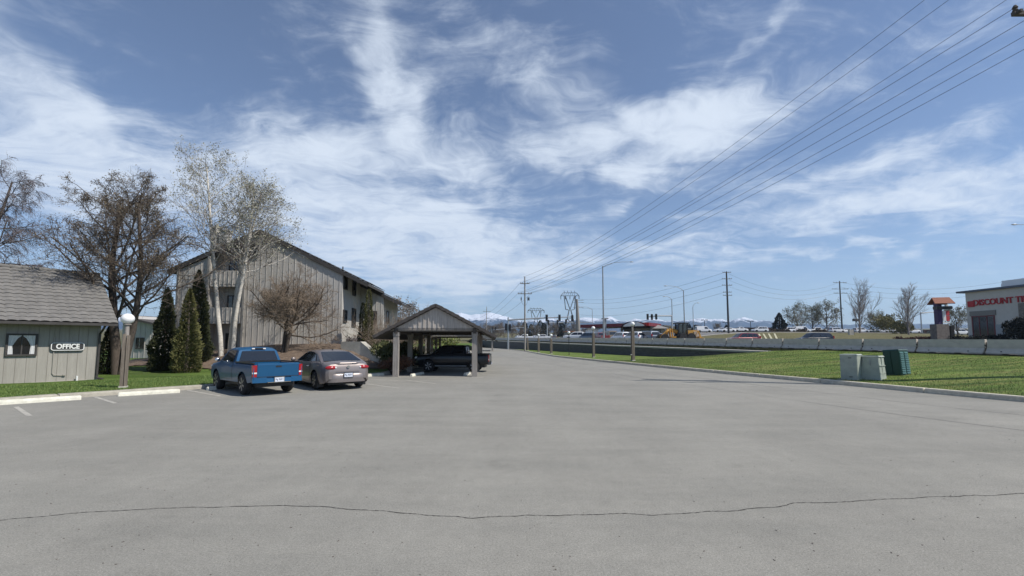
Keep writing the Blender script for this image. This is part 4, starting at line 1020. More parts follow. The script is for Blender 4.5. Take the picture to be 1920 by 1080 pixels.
place_far(1645, 612, 170, 9.5, 'leaf', 'thin grey budding tree between the tall bare tree and the olive bush', 8, M_TWIGF, M_LFF)
place_far(1795, 612, 100, 7.6, 'leaf', 'small grey green tree between the orange roofed sign and the shop', 9, M_TWIGF, M_LFF)
place_far(776, 620, 78, 10.0, 'leaf', 'round bare grey tree showing above the carport roof', 10, M_TWIGF, M_TWIGF)
M_OLIVE = mat('olive_leaf', (.13, .125, .038), .85, col2=(.22, .19, .07), scale=.5)
for (px, D, w, h, lab, s_) in ((1664, 150, 4.6, 6.6, 'olive green rounded bush left of the second bare tree', 21), (1690, 135, 3.2, 4.2, 'low olive bush at the foot of the second bare tree', 22)):
    p = atD(px, 620, D); shrub('olive_bush', lab, (p.x, p.y, z_ground(p.x, p.y)), w, w * .8, h, s_, M_OLIVE, 3000, .32)
p = atD(1462, 620, 150); conifer('pine_tree', 'dark pointed pine left of the budding trees', (p.x, p.y, z_ground(p.x, p.y)), 6.6, 3.2, 41, mat('pine_green', (.020, .028, .022), .9, var=.4, scale=1), 3200, .38)
rnd = random.Random(77)
MF = mat('far_conifer', (.030, .036, .026), .9, var=.3, scale=.4)
TL = [(912, 605, 'b'), (922, 608, 'b'), (934, 606, 'b'), (946, 604, 'b'), (960, 607, 'b'), (972, 603, 'b'), (984, 603, 'c'), (996, 608, 'c'), (1006, 606, 'b'), (1013, 601, 'c'), (1020, 606, 'c'), (1030, 603, 'b'), (1038, 604, 'b'), (1047, 603, 'c'), (1054, 604, 'c'), (1064, 611, 'b'), (1075, 605, 'b'), (1080, 610, 'b'),
      (1096, 615, 'b'), (1292, 608, 'c'), (1302, 610, 'c'), (1312, 607, 'b'), (1344, 605, 'b'), (1362, 610, 'c'), (1420, 612, 'b')]
words_ = ['by the signal mast', 'behind the wooden pole', 'left of the lattice tower', 'past the white trucks', 'under the mountains']
for i, (px, yt, k) in enumerate(TL):
    D = rnd.uniform(250, 310); p = atD(px, yt, D); zb = z_ground(p.x, p.y); h = max(3, p.z - zb)
    lab = ('dark evergreen' if k == 'c' else 'brown bare') + ' tree in the distant tree line beyond the intersection'
    if k == 'c': conifer('evergreen_tree', lab, (p.x, p.y, zb), h, h * .42, 100 + i, MF, 900, .75, power=.6, cat='tree', group='evergreens in the distant tree line')
    else: place_far(px, 620, D, h * 1.05, 'leaf', lab, 50 + i, M_TWIGF, mat('far_buds', (.13, .105, .075), .9, var=.3, scale=.3), group='bare trees in the distant tree line')
# hedges near the right
M_RED = MATS['red_lens']; M_REDHEDGE = mat('red_hedge', (.055, .020, .018), .9, col2=(.10, .04, .03), scale=1)
for i, px in enumerate((1695, 1712, 1730, 1748)):
    p = atD(px, 632, 66 - i); shrub('red_shrub', 'low dark red shrub in the bed before the orange roofed sign', (p.x, p.y, z_ground(p.x, p.y) - .1), 1.1, .8, .85, 60 + i, M_REDHEDGE, 900, .12, group='red shrubs before the sign')
M_BLKHEDGE = mat('black_hedge', (.012, .014, .010), .9, var=.4, scale=2)
for i, px in enumerate((1782, 1800, 1818, 1836, 1856, 1876)):
    p = atD(px, 632, 62); shrub('dark_shrub', 'low almost black clipped shrub in the row before the shop window', (p.x, p.y, z_ground(p.x, p.y) - .15), 1.0, .8, .95, 70 + i, M_BLKHEDGE, 900, .12, group='dark shrubs before the shop')
p = atD(1916, 632, 58); shrub('dark_shrub', 'large round almost black bush at the right edge before the shop', (p.x, p.y, z_ground(p.x, p.y) - .1), 2.0, 1.6, 3.2, 80, M_BLKHEDGE, 5000, .17)
for i, px in enumerate((1452, 1462, 1473, 1498, 1506, 1532, 1540)):
    p = atD(px, 622, 142); shrub('bare_shrub', 'low brown bare shrub along the edge of the far parking lot', (p.x, p.y, z_ground(p.x, p.y) - .2), 1.5, 1.0, 1.5, 90 + i, MATS['brown_twig'], 500, .22, group='brown shrubs edging the far lot')

# grass blades along the near edges
def blades(name, pts_fn, n, seed, cols, label, h=.06):
    rnd = random.Random(seed); m = MB()
    for i in range(n):
        p = pts_fn(rnd); a = rnd.uniform(0, PI); hh = h * rnd.uniform(.5, 1.4); w = .006 + .006 * rnd.random(); l = Vector((rnd.gauss(0, .3), rnd.gauss(0, .3), 1)) * hh
        c = Vector((math.cos(a), math.sin(a), 0)) * w; m.add([p - c, p + c, p + l], [(0, 1, 2)], rnd.randrange(len(cols)))
    tag(m.build(name, cols), label, 'grass', kind='stuff')
GC = [mat('blade_green', (.09, .155, .032), .7), mat('blade_light', (.16, .215, .055), .7), mat('blade_dry', (.24, .21, .10), .8)]
rows = [r for r in VERGE['rows'] if r[0].y < 40]
def fr(rnd):
    i = int(rnd.random() ** 1.0 * (len(rows) - 1)); j = min(15, int(rnd.random() ** 1.3 * 16)); a, b, c = rows[i][j], rows[i + 1][j], rows[i][j + 1]
    return a + (b - a) * rnd.random() + (c - a) * rnd.random() + Vector((0, 0, -.008))
blades('grass', fr, 60000, 5, GC, 'short sunlit lawn grass with dry yellow streaks on the right verge')
def fl(rnd):
    s_ = rnd.uniform(-3, 14); d = .52 + rnd.random() ** 1.4 * 5
    b = Vector((-14.95, 12.87)) + Vector((.6, .8)) * s_ + Vector((-.8, .6)) * d
    return Vector((b.x, b.y, z_lawn(b.x, b.y) - .008))
blades('grass', fl, 30000, 6, GC[:2], 'short green lawn grass between the kerb and the office')
# ------------------------------------------------------------------ vehicles
def lerp_prof(P, x):
    if x <= P[0][0]: return P[0][1]
    for (a, va), (b, vb) in zip(P, P[1:]):
        if x <= b: return va + (vb - va) * ((x - a) / (b - a) if b > a else 0)
    return P[-1][1]
SP = {
 'sedan': dict(L=5.05, W=.93, wb=(-1.52, 1.42), wr=.335, deck=[(-2.52, .80), (-2.46, .93), (-2.2, 1.0), (-1.8, 1.045), (-1.2, 1.03), (.9, .98), (1.3, .965), (2.1, .86), (2.4, .74), (2.52, .60)],
    width=[(-2.52, .70), (-2.44, .80), (-2.2, .885), (-1.4, .93), (1.4, .93), (2.1, .87), (2.4, .76), (2.52, .62)], low=[(-2.52, .42), (-2.4, .28), (-2.0, .22), (2.1, .20), (2.52, .32)],
    roof=[(-2.02, 1.02), (-1.02, 1.40), (-.45, 1.465), (.15, 1.45), (.42, 1.40), (1.30, .97)], wbase=.85, wtop=.60, zb=.97, zt=1.46,
    side=[[(-1.36, 1.03), (-1.02, 1.30), (-.62, 1.375), (-.55, 1.035)], [(-.50, 1.035), (-.56, 1.38), (-.2, 1.40), (.12, 1.39), (.16, 1.03)], [(.22, 1.03), (.19, 1.375), (.42, 1.335), (1.02, 1.03)]],
    rear=((-1.96, 1.055), (-1.06, 1.385)), front=((1.24, 1.0), (.46, 1.385)), doors=[(-.98, .14), (.16, 1.06)]),
 'truck': dict(L=4.95, W=.88, wb=(-1.45, 1.40), wr=.385, deck=[(-2.45, 1.13), (-.62, 1.13), (-.60, 1.15), (1.15, 1.12), (1.3, 1.12), (2.1, 1.04), (2.32, .92), (2.45, .72)],
    width=[(-2.45, .845), (-2.3, .87), (1.5, .88), (2.1, .85), (2.35, .78), (2.45, .70)], low=[(-2.45, .52), (-1.9, .44), (2.0, .42), (2.45, .45)],
    roof=[(-.62, 1.12), (-.50, 1.62), (-.30, 1.70), (.42, 1.70), (.62, 1.64), (1.22, 1.12)], wbase=.82, wtop=.64, zb=1.12, zt=1.70,
    side=[[(-.34, 1.16), (-.30, 1.58), (.38, 1.60), (.50, 1.55), (.95, 1.16)]], rear=((-.605, 1.19), (-.52, 1.56)), front=((1.18, 1.15), (.66, 1.60)), doors=[(-.40, 1.0)], bed=(-2.40, -.70)),
 'crew': dict(L=5.3, W=.90, wb=(-1.62, 1.58), wr=.39, deck=[(-2.65, 1.14), (-1.12, 1.14), (-1.10, 1.16), (1.35, 1.13), (1.5, 1.13), (2.3, 1.05), (2.55, .90), (2.65, .72)],
    width=[(-2.65, .86), (-2.45, .89), (1.6, .90), (2.3, .87), (2.55, .79), (2.65, .70)], low=[(-2.65, .52), (-2.1, .44), (2.2, .42), (2.65, .45)],
    roof=[(-1.12, 1.13), (-1.02, 1.62), (-.8, 1.71), (.62, 1.71), (.82, 1.65), (1.42, 1.13)], wbase=.84, wtop=.66, zb=1.13, zt=1.71,
    side=[[(-.92, 1.17), (-.86, 1.60), (-.12, 1.61), (-.08, 1.17)], [(-.02, 1.17), (-.06, 1.61), (.60, 1.60), (.72, 1.55), (1.18, 1.17)]], rear=((-1.105, 1.2), (-1.03, 1.56)), front=((1.38, 1.16), (.86, 1.60)), doors=[(-.98, -.06), (-.04, 1.2)], bed=(-2.60, -1.20)),
 'suv': dict(L=4.8, W=.92, wb=(-1.42, 1.40), wr=.36, deck=[(-2.40, .90), (-2.34, 1.02), (-2.0, 1.06), (1.1, 1.04), (1.3, 1.03), (2.1, .93), (2.34, .80), (2.42, .62)],
    width=[(-2.40, .80), (-2.3, .87), (-1.6, .92), (1.5, .92), (2.1, .86), (2.35, .76), (2.42, .66)], low=[(-2.40, .45), (-2.1, .30), (2.1, .28), (2.42, .38)],
    roof=[(-2.32, 1.05), (-2.05, 1.60), (-1.8, 1.69), (.2, 1.72), (.5, 1.66), (1.25, 1.04)], wbase=.86, wtop=.66, zb=1.05, zt=1.71,
    side=[[(-2.02, 1.12), (-1.88, 1.54), (-1.25, 1.58), (-1.22, 1.10)], [(-1.15, 1.10), (-1.18, 1.58), (-.42, 1.60), (-.42, 1.08)], [(-.35, 1.08), (-.35, 1.60), (.22, 1.61), (.44, 1.55), (.98, 1.08)]],
    rear=((-2.27, 1.12), (-2.09, 1.54)), front=((1.18, 1.08), (.54, 1.62)), doors=[(-1.16, -.38), (-.36, .98)]),
 'van': dict(L=5.2, W=.97, wb=(-1.62, 1.62), wr=.36, deck=[(-2.58, 1.08), (-2.5, 1.10), (1.5, 1.08), (1.7, 1.06), (2.35, .98), (2.56, .85), (2.62, .66)],
    width=[(-2.58, .90), (-2.4, .96), (1.7, .96), (2.3, .90), (2.55, .82), (2.62, .72)], low=[(-2.58, .45), (-2.1, .34), (2.2, .32), (2.62, .40)],
    roof=[(-2.56, 1.10), (-2.50, 1.95), (-2.3, 2.05), (.7, 2.05), (.95, 1.98), (1.75, 1.08)], wbase=.94, wtop=.80, zb=1.09, zt=2.04,
    side=[[(.05, 1.20), (.05, 1.85), (.72, 1.85), (.9, 1.78), (1.36, 1.20)]], rear=((-2.55, 1.3), (-2.51, 1.8)), front=((1.68, 1.13), (1.0, 1.92)), doors=[(.0, 1.4)]),
}
def side_pt(S, x, z):
    """point on the left flank (y > 0)"""
    zl, zd = lerp_prof(S['low'], x), lerp_prof(S['deck'], x); w = lerp_prof(S['width'], x); t = (z - zl) / max(.01, zd - zl)
    return w * lerp_prof([(0, .955), (.22, .99), (.45, 1.0), (.72, .99), (.92, .955), (1, .93)], t)
def build_vehicle(kind, paint, detail=True, rims=None, label='', cat='car', name='car', group=None, plate=None, tint=None):
    S = SP[kind]; root = empty(name); tag(root, label, cat, group)
    hl = S['L'] / 2; x0, x1 = S['width'][0][0], S['width'][-1][0]; ar = S['wr'] + (.075 if detail else .05)
    xs = set([x0, x1]); step = .09 if detail else .3
    k = int((x1 - x0) / step)
    for i in range(k + 1): xs.add(round(x0 + (x1 - x0) * i / k, 4))
    for c in S['wb']:
        for i in range(13 if detail else 7): xs.add(round(c - ar * math.cos(PI * i / (12 if detail else 6)), 4))
    for p in S['deck'] + S['width']: xs.add(p[0])
    xs = sorted(x for x in xs if x0 <= x <= x1)
    TT = [0, .12, .28, .45, .6, .75, .88, .96, 1.0]
    bed = S.get('bed'); m = MB(); rings = []
    def ring(x, inbed):
        zl, zd = lerp_prof(S['low'], x), lerp_prof(S['deck'], x); w = lerp_prof(S['width'], x); zlo = zl
        for c in S['wb']:
            if abs(x - c) < ar: zlo = max(zl, S['wr'] + math.sqrt(ar * ar - (x - c) ** 2))
        r_ = []
        for t in TT:
            z = zlo + (zd - zlo) * t; r_.append((x, side_pt(S, x, z) - (.03 if t == 1.0 else 0), z - (.012 if t == .96 else 0)))
        e = side_pt(S, x, zd) - .03
        if inbed: r_ += [(x, e - .04, zd), (x, e - .05, .62), (x, .3, .62), (x, 0, .62)]
        else: r_ += [(x, e * .86, zd + .018), (x, e * .6, zd + .032), (x, e * .3, zd + .042), (x, 0, zd + .045)] if not bed or x > S['roof'][0][0] else [(x, e - .04, zd), (x, e * .6, zd), (x, e * .3, zd), (x, 0, zd)]
        return r_
    for x in xs:
        if bed:
            ib = bed[0] < x < bed[1]
            if rings and ib and not rings[-1][1]: rings.append((ring(bed[0], False), False)); rings.append((ring(bed[0] + .001, True), True))
            if rings and not ib and rings[-1][1]: rings.append((ring(bed[1] - .001, True), True)); rings.append((ring(bed[1], False), False))
        else: ib = False
        rings.append((ring(x, ib), ib))
    n = len(rings[0][0]); vs = []
    for r_, _ in rings: vs += r_ + [(p[0], -p[1], p[2]) for p in reversed(r_[:-1])]
    N2 = 2 * n - 1; q = len(rings)
    fs = [(i * N2 + j, (i + 1) * N2 + j, (i + 1) * N2 + j + 1, i * N2 + j + 1) for i in range(q - 1) for j in range(N2 - 1)]
    m.add(vs, fs + [tuple(range(N2)), tuple((q - 1) * N2 + j for j in reversed(range(N2)))])
    # cabin
    R0 = S['roof']; zb, zt_, wb_, wt = S['zb'], S['zt'], S['wbase'], S['wtop']
    def gy(z): return wb_ + (wt - wb_) * (z - zb) / (zt_ - zb)
    rr = []
    for x, z in R0:
        t = (z - zb) / (zt_ - zb); y = gy(z)
        rr.append([(x, wb_ + .0, zb - .05), (x, y, z) if t < .2 else (x, gy(z - .07 * t), z - .07 * t), (x, y - .05 * t, z - .018 * t), (x, (y - .05) * .6, z + .012 * t), (x, 0, z + .022 * t)])
    vs = []
    for r_ in rr: vs += r_ + [(p[0], -p[1], p[2]) for p in reversed(r_[:-1])]
    m.add(vs, [(i * 9 + j, (i + 1) * 9 + j, (i + 1) * 9 + j + 1, i * 9 + j + 1) for i in range(len(rr) - 1) for j in range(8)] + [tuple(range(9)), tuple((len(rr) - 1) * 9 + j for j in reversed(range(9)))])
    body = m.build('body', paint, root, smooth=34, fix=True)
    # glass
    G = tint or M_CGLASS
    def gquad(mb, P, nrm, off=.006, th=.004): mb.hexa([p + nrm * off * .3 for p in P], [p + nrm * (off + th) for p in P])
    for sgn in (1, -1):
        for poly in S['side']:
            g = MB(); nv = Vector((0, sgn * (zt_ - zb), wb_ - wt)).normalized(); P = [Vector((x, sgn * gy(z), z)) for x, z in poly]
            if sgn > 0: P.reverse()
            gquad(g, P, nv, .008); g.build('side_window', G, root, fix=True)
    for nm, (a, b), sg in (('rear_window', S['rear'], -1), ('windscreen', S['front'], 1)):
        d = Vector((b[0] - a[0], 0, b[1] - a[1])).normalized(); nv = Vector((sg * abs(d.z), 0, abs(d.x)))
        ya, yb = gy(a[1]) - .10, gy(b[1]) - .10; g = MB(); c_ = 5; V0, V1 = [], []
        for i in range(c_):
            u = -1 + 2 * i / (c_ - 1); cv = .02 * (1 - u * u)
            V0.append((Vector((a[0], ya * u, a[1])) + nv * (.012 + cv * .5), Vector((b[0], yb * u, b[1])) + nv * (.012 + cv * .6)))
        g.add([v for pr in V0 for v in pr] + [v - nv * .03 for pr in V0 for v in pr], [(2 * i, 2 * i + 1, 2 * i + 3, 2 * i + 2) for i in range(c_ - 1)] + [(2 * c_ + 2 * i, 2 * c_ + 2 * i + 2, 2 * c_ + 2 * i + 3, 2 * c_ + 2 * i + 1) for i in range(c_ - 1)])
        g.build(nm, G, root, fix=True)
    # underside and wheel wells
    u = MB(); u.box(((x0 + x1) / 2, 0, .42 if kind in ('truck', 'crew') else .33), (S['L'] - .6, 1.25, .26))
    for c in S['wb']: u.box((c, 0, S['wr'] + .2), (ar * 1.7, S['W'] * 1.55, .35))
    if kind in ('truck', 'crew'): u.tube([(S['wb'][0], -.6, S['wr']), (S['wb'][0], .6, S['wr'])], .05, 6); u.ball((S['wb'][0], 0, S['wr']), .15, 8)
    u.build('underbody', M_BLACK, root)
    # wheels
    wr = S['wr']; ww = .25 if kind in ('truck', 'crew') else .215
    rim = rims or M_STEEL
    for c in S['wb']:
        for sgn in (1, -1):
            yo = sgn * (S['W'] - .02); yc = yo - sgn * ww / 2; nseg = 28 if detail else 12
            t = MB(); t.lathe([(wr * .62, -ww / 2), (wr * .9, -ww / 2), (wr * .985, -ww * .36), (wr, -ww * .2), (wr, ww * .2), (wr * .985, ww * .36), (wr * .9, ww / 2), (wr * .62, ww / 2)], (0, 0, 0), nseg, 'Y')
            w = t.build('wheel', M_TYRE, root, smooth=50, fix=True); w.location = (c, yc, wr)
            r_ = MB(); f = sgn * ww / 2; r_.lathe([(wr * .62, f * .96), (wr * .66, f * 1.0), (wr * .60, f * .90), (wr * .55, f * .35)], (0, 0, 0), nseg, 'Y')
            if detail:
                ns = 6 if kind != 'sedan' else 7
                for i in range(ns):
                    a = 2 * PI * i / ns + .3
                    for da, w_ in ((-.10, .035), (.10, .035)):
                        r_.bar((wr * .10 * math.cos(a), f * .86, wr * .10 * math.sin(a)), (wr * .62 * math.cos(a + da), f * .92, wr * .62 * math.sin(a + da)), w_, .03)
                r_.lathe([(.001, f * .95), (wr * .13, f * .95), (wr * .16, f * .8)], (0, 0, 0), 10, 'Y')
            else: r_.lathe([(.001, f * .8), (wr * .56, f * .8), (wr * .56, f * .7)], (0, 0, 0), 10, 'Y')
            r_.build('rim', rim, w, fix=True)
            bk = MB(); bk.lathe([(.001, f * .4), (wr * .56, f * .4), (wr * .56, f * .3)], (0, 0, 0), 12, 'Y'); bk.build('brake_disc', M_BLACK, w)
    # lights
    zr = {'sedan': .86, 'suv': .98, 'van': .95}.get(kind, .9); zf = {'sedan': .72, 'suv': .82, 'van': .85}.get(kind, .92)
    for sgn in (1, -1):
        l = MB()
        if kind in ('truck', 'crew'):
            xe = x0; y = lerp_prof(S['width'], xe); lw = .13 if kind == 'truck' else .03; yo_ = .012 if kind == 'truck' else -.03
            for (za, zb2, mi) in ((.93, 1.09, 0), (.84, .93, 0), (.79, .84, 1), (.68, .79, 0)):
                o1 = [Vector((xe - .02, sgn * (y - .12), za)), Vector((xe - .02, sgn * (y - .12), zb2)), Vector((xe + .01, sgn * (y + yo_), zb2)), Vector((xe + .01, sgn * (y + yo_), za))]
                o2 = [Vector((xe + lw, sgn * (y - .10), za)), Vector((xe + lw, sgn * (y - .10), zb2)), Vector((xe + lw + .01, sgn * (y + yo_), zb2)), Vector((xe + lw + .01, sgn * (y + yo_), za))]
                l.hexa(o1, o2, mi)
            l.build('tail_light', [M_RED, M_CLEAR], root, fix=True)
        elif kind == 'sedan': l.ball((-2.455, sgn * .60, .835), .1, 16, (1.05, 2.2, .80)); l.ball((-2.49, sgn * .46, .835), .05, 10, (1.25, .9, .9), 1); l.build('tail_light', [M_RED, M_CLEAR], root, smooth=60)
        else: l.box((x0 + .05, sgn * (lerp_prof(S['width'], x0) - .02), zr + .10), (.14, .14, .34)); l.build('tail_light', M_RED, root)
        h = MB(); xf = x1 - .16; h.ball((xf, sgn * (lerp_prof(S['width'], xf) - .16), zf), .1, 10, (1.4, 1.7, .9)); h.build('headlight', M_CLEAR, root, smooth=60)
    if not detail: return root
    # door skins, seams, handles, mirrors
    for sgn in (1, -1):
        for (a, b) in S['doors']:
            d = MB(); zl = lerp_prof(S['low'], (a + b) / 2) + .09; zd = lerp_prof(S['deck'], (a + b) / 2) - .015; nx, nz = 8, 9
            for off, mi, e in ((.0025, 1, .012), (.007, 0, 0)):
                V = []
                for i in range(nx + 1):
                    x = a - e + (b - a + 2 * e) * i / nx
                    lo = zl - e
                    for c in S['wb']:
                        if abs(x - c) < ar + .05: lo = max(lo, S['wr'] + math.sqrt(max(0, (ar + .05) ** 2 - (x - c) ** 2)))
                    for j in range(nz + 1):
                        z = lo + (zd + e * .3 - lo) * j / nz; V.append((x, sgn * (side_pt(S, x, z) + off), z))
                d.add(V, [(i * (nz + 1) + j, (i + 1) * (nz + 1) + j, (i + 1) * (nz + 1) + j + 1, i * (nz + 1) + j + 1) for i in range(nx) for j in range(nz)], mi)
            do = d.build('door', [paint, M_BLACK], root, smooth=60)
            hx = a + .10; hzz = zd - .13; h = MB(); h.tube([(hx, sgn * (side_pt(S, hx, hzz) + .01), hzz), (hx + .03, sgn * (side_pt(S, hx, hzz) + .045), hzz), (hx + .15, sgn * (side_pt(S, hx, hzz) + .045), hzz), (hx + .18, sgn * (side_pt(S, hx, hzz) + .01), hzz)], .014, 6)
            h.build('handle', M_CHROME if kind == 'sedan' else paint, do)
        mx = S['side'][-1][-1][0] - .08; mz = S['zb'] + .10; mm = MB(); mm.ball((mx, sgn * (wb_ + .17), mz), .1, 10, (.6, 1.0, .85)); mm.bar((mx + .02, sgn * (wb_ - .02), mz - .06), (mx, sgn * (wb_ + .12), mz - .03), .05, .04)
        mm.build('wing_mirror', M_CHROME if kind == 'truck' else paint, root, smooth=60)
    # bumpers, plate
    if kind in ('truck', 'crew'):
        b = MB(); W_ = S['width'][0][1]
        for (y0, y1, xa, xb) in ((-W_ - .01, -.42, 0, -.10), (-.42, .42, -.10, -.10), (.42, W_ + .01, -.10, 0)):
            pa, pb = Vector((x0 + xa, y0, 0)), Vector((x0 + xb, y1, 0)); zz = (.47, .66) if abs(y0 + y1) > .5 else (.49, .62)
            b.hexa([Vector((pa.x, y0, zz[0])), Vector((pb.x, y1, zz[0])), Vector((x0 + .08, y1, zz[0])), Vector((x0 + .08, y0, zz[0]))], [Vector((pa.x + .02, y0, zz[1])), Vector((pb.x + .02, y1, zz[1])), Vector((x0 + .08, y1, zz[1])), Vector((x0 + .08, y0, zz[1]))])
        b.build('rear_bumper', paint if kind == 'truck' else M_BLACK, root, fix=True)
        s = MB(); s.bar((x0 - .112, -.40, .475), (x0 - .112, .40, .475), .03, .02); s.build('bumper_step', M_CHROME, root)
        t = MB(); tw = W_ - .135
        t.hexa([Vector((x0 - .012, -tw, .68)), Vector((x0 - .012, tw, .68)), Vector((x0 - .003, tw, .68)), Vector((x0 - .003, -tw, .68))], [Vector((x0 - .018, -tw, 1.13)), Vector((x0 - .018, tw, 1.13)), Vector((x0 - .003, tw, 1.13)), Vector((x0 - .003, -tw, 1.13))])
        t.hexa([Vector((x0 - .024, -tw, 1.08)), Vector((x0 - .024, tw, 1.08)), Vector((x0 - .01, tw, 1.08)), Vector((x0 - .01, -tw, 1.08))], [Vector((x0 - .012, -tw, 1.152)), Vector((x0 - .012, tw, 1.152)), Vector((x0 + .05, tw, 1.152)), Vector((x0 + .05, -tw, 1.152))])
        tg = t.build('tailgate', paint, root, fix=True)
        h = MB(); h.box((x0 - .020, 0, 1.03), (.012, .20, .055)); h.build('handle', M_BLACK, tg)
        gp = MB(); gp.box((x0 - .014, 0, .668), (.03, tw * 2, .022)); gp.build('seam', M_BLACK, tg)
        c = MB()
        for sgn in (1, -1): c.bar((bed[0] + .02, sgn * (W_ - .035), 1.155), (bed[1] + .06, sgn * (S['W'] - .065), 1.165), .07, .045)
        c.bar((bed[1] + .05, -.8, 1.165), (bed[1] + .05, .8, 1.165), .05, .045); c.build('bed_rail_cap', M_BLACK, root)
        if kind == 'truck':
            br = MB(); br.box((-.525, 0, 1.655), (.05, .30, .05)); b3 = br.build('brake_light_bar', M_BLACK, root)
            for y in (-.20, .20): l = MB(); l.box((-.53, y, 1.655), (.045, .10, .045)); l.build('cargo_lamp', M_CLEAR, b3)
        if kind == 'crew':
            for sgn in (1, -1): sb = MB(); sb.tube([(-1.1, sgn * .90, .40), (1.1, sgn * .90, .40)], .035, 8); sb.build('side_step', M_STEEL, root)
        pz, pxx = .565, x0 - .118
    else:
        for sx, xe in ((-1, x0), (1, x1)):
            b = MB(); V = []
            for i in range(15):
                u = -1 + 2 * i / 14; xx = xe + sx * .035 - sx * .36 * max(0, abs(u) - .55) ** 1.6 / .28
                V += [(xx - (0 if j < 3 else sx * .03), u * .90, z) for j, z in enumerate((.30, .42, .56, .60))]
            b.add(V, [(i * 4 + j, (i + 1) * 4 + j, (i + 1) * 4 + j + 1, i * 4 + j + 1) for i in range(14) for j in range(3)])
            b.build('rear_bumper' if sx < 0 else 'front_bumper', paint, root, smooth=60)
        tl = MB(); tl.bar((x0 - .03, -.44, .70), (x0 - .03, .44, .70), .012, .010); tl.tube([(-2.44, -.50, .98), (-2.50, -.3, 1.0), (-2.51, .3, 1.0), (-2.44, .50, .98)], .018, 6); tl.build('boot_lip', paint, root)
        em = MB(); em.lathe([(.045, 0), (.055, 0), (.055, .01), (.045, .01)], (x0 - .035, 0, .86), 16, 'X'); em.build('emblem', M_CHROME, root)
        an = MB(); an.ball((-.75, 0, 1.475), .05, 8, (1.4, .5, .5)); an.build('antenna', M_BLACK, root)
        mf = MB()
        for sgn in (1, -1): mf.box((S['wb'][0] - .40, sgn * .80, .24), (.02, .24, .26))
        mf.build('mud_flap', M_BLACK, root)
        pz, pxx = .56, x0 - .060
    pl = MB(); pl.box((pxx, 0, pz), (.008, .31, .155)); pt = pl.build('licence_plate', mat('plate_white', (.62, .66, .74), .4), root)
    fr_ = MB()
    for dy, dz, sy, sz in ((0, .085, .34, .02), (0, -.085, .34, .02), (.165, 0, .02, .19), (-.165, 0, .02, .19)): fr_.box((pxx - .001, dy, pz + dz), (.012, sy, sz))
    fr_.build('plate_frame', M_CHROME if kind != 'sedan' else M_BLACK, pt)
    mk = MB()
    for dy, dz, sy, sz in ((.115, .012, .03, .05), (.07, -.015, .025, .06), (.01, .01, .022, .06), (-.03, 0, .02, .06), (-.065, .008, .022, .06), (-.115, .01, .022, .045)): mk.box((pxx - .005, dy, pz + dz), (.004, sy, sz))
    mk.build('plate_marks', mat('plate_ink', (.12, .14, .20), .5), pt)
    Mx = Matrix(((0, 0, -1, 0), (-1, 0, 0, 0), (0, 1, 0, 0), (0, 0, 0, 1)))
    if plate: text_obj('plate_characters', plate, .10, mat('plate_ink', (.04, .05, .12), .5), pt, Matrix.Translation((pxx - .006, 0, pz)) @ Mx, .001, .002, .8)
    return root
def paint(name, c, metal=.45, rough=.32, coat=.9): return mat('paint_' + name, c, rough, metal, coat=coat)
P_BLUE = paint('blue', (.006, .078, .185), .2, .36, .3); P_TAUPE = paint('taupe', (.23, .20, .19), .5, .40, .35); P_NAVY = paint('blackish_blue', (.008, .010, .014), .3, .3, .4)
P_WHITE = paint('white', (.72, .73, .74), 0, .35, .5); P_RED = paint('dark_red', (.16, .012, .016), .2); P_GREY = paint('grey', (.10, .11, .12), .4); P_SLATE = paint('slate', (.10, .125, .16), .4); P_SILVER = paint('silver', (.42, .43, .44), .5); P_TAN = paint('tan', (.20, .15, .10), .1)
RIM_BLK = mat('machined_rim', (.34, .34, .35), .35, metal=.8)
o = build_vehicle('truck', P_BLUE, True, RIM_BLK, 'metallic blue single cab pickup parked nose to the kerb, seen from behind', 'pickup truck', 'pickup_truck', plate=None)
TH = math.atan2(.65, -.76)
o.scale = (.93,) * 3; o.location = (-9.62, 16.55, 0); o.rotation_euler = (0, 0, TH)
TRUCK = o
o = build_vehicle('sedan', P_TAUPE, True, mat('dark_rim', (.20, .20, .21), .35, metal=.8), 'taupe four door sedan parked beside the blue pickup, seen from behind', 'car', 'sedan_car', plate=None)
o.location = (-7.75, 18.55, 0); o.rotation_euler = (0, 0, math.atan2(.76, -.65)); SEDAN = o
o = build_vehicle('crew', P_NAVY, True, M_STEEL, 'blackish blue crew cab pickup parked in the shade of the nearest carport', 'pickup truck', 'pickup_truck')
o.scale = (.86, .86, .93); o.location = (-3.62, 27.4, 0); o.rotation_euler = (0, 0, R(176))
# ---- distant vehicles: one proto per kind and colour, then copies
PROT = {}
def veh(kind, col, px, D, ang, label, group=None, cat=None, sc=1.0, py=630):
    key = (kind, col.name)
    nm = {'sedan': 'parked_car', 'suv': 'parked_suv', 'van': 'white_van', 'truck': 'pickup_truck', 'crew': 'pickup_truck'}[kind]
    if key not in PROT: o = PROT[key] = build_vehicle(kind, col, False, None, label, 'car', nm)
    else: o = copy_tree(PROT[key])
    p = atD(px, py, D); o.location = (p.x, p.y, z_ground(p.x, p.y) + .035); o.rotation_euler = (0, 0, R(ang)); o.scale = (sc * (1.1 if 70 < D < 110 else 1.0),) * 3
    if 'group' in o.keys(): del o['group']
    tag(o, label, cat or {'sedan': 'car', 'suv': 'suv', 'van': 'van', 'truck': 'pickup truck', 'crew': 'pickup truck'}[kind], group); return o
ra = math.degrees(math.atan2(BT.y, BT.x))
veh('suv', P_RED, 1392, 58, 185, 'dark red suv driving on the highway right behind the barriers', sc=.86)
veh('suv', P_NAVY, 1525, 53, 185, 'black suv driving on the highway right behind the barriers', sc=.86)
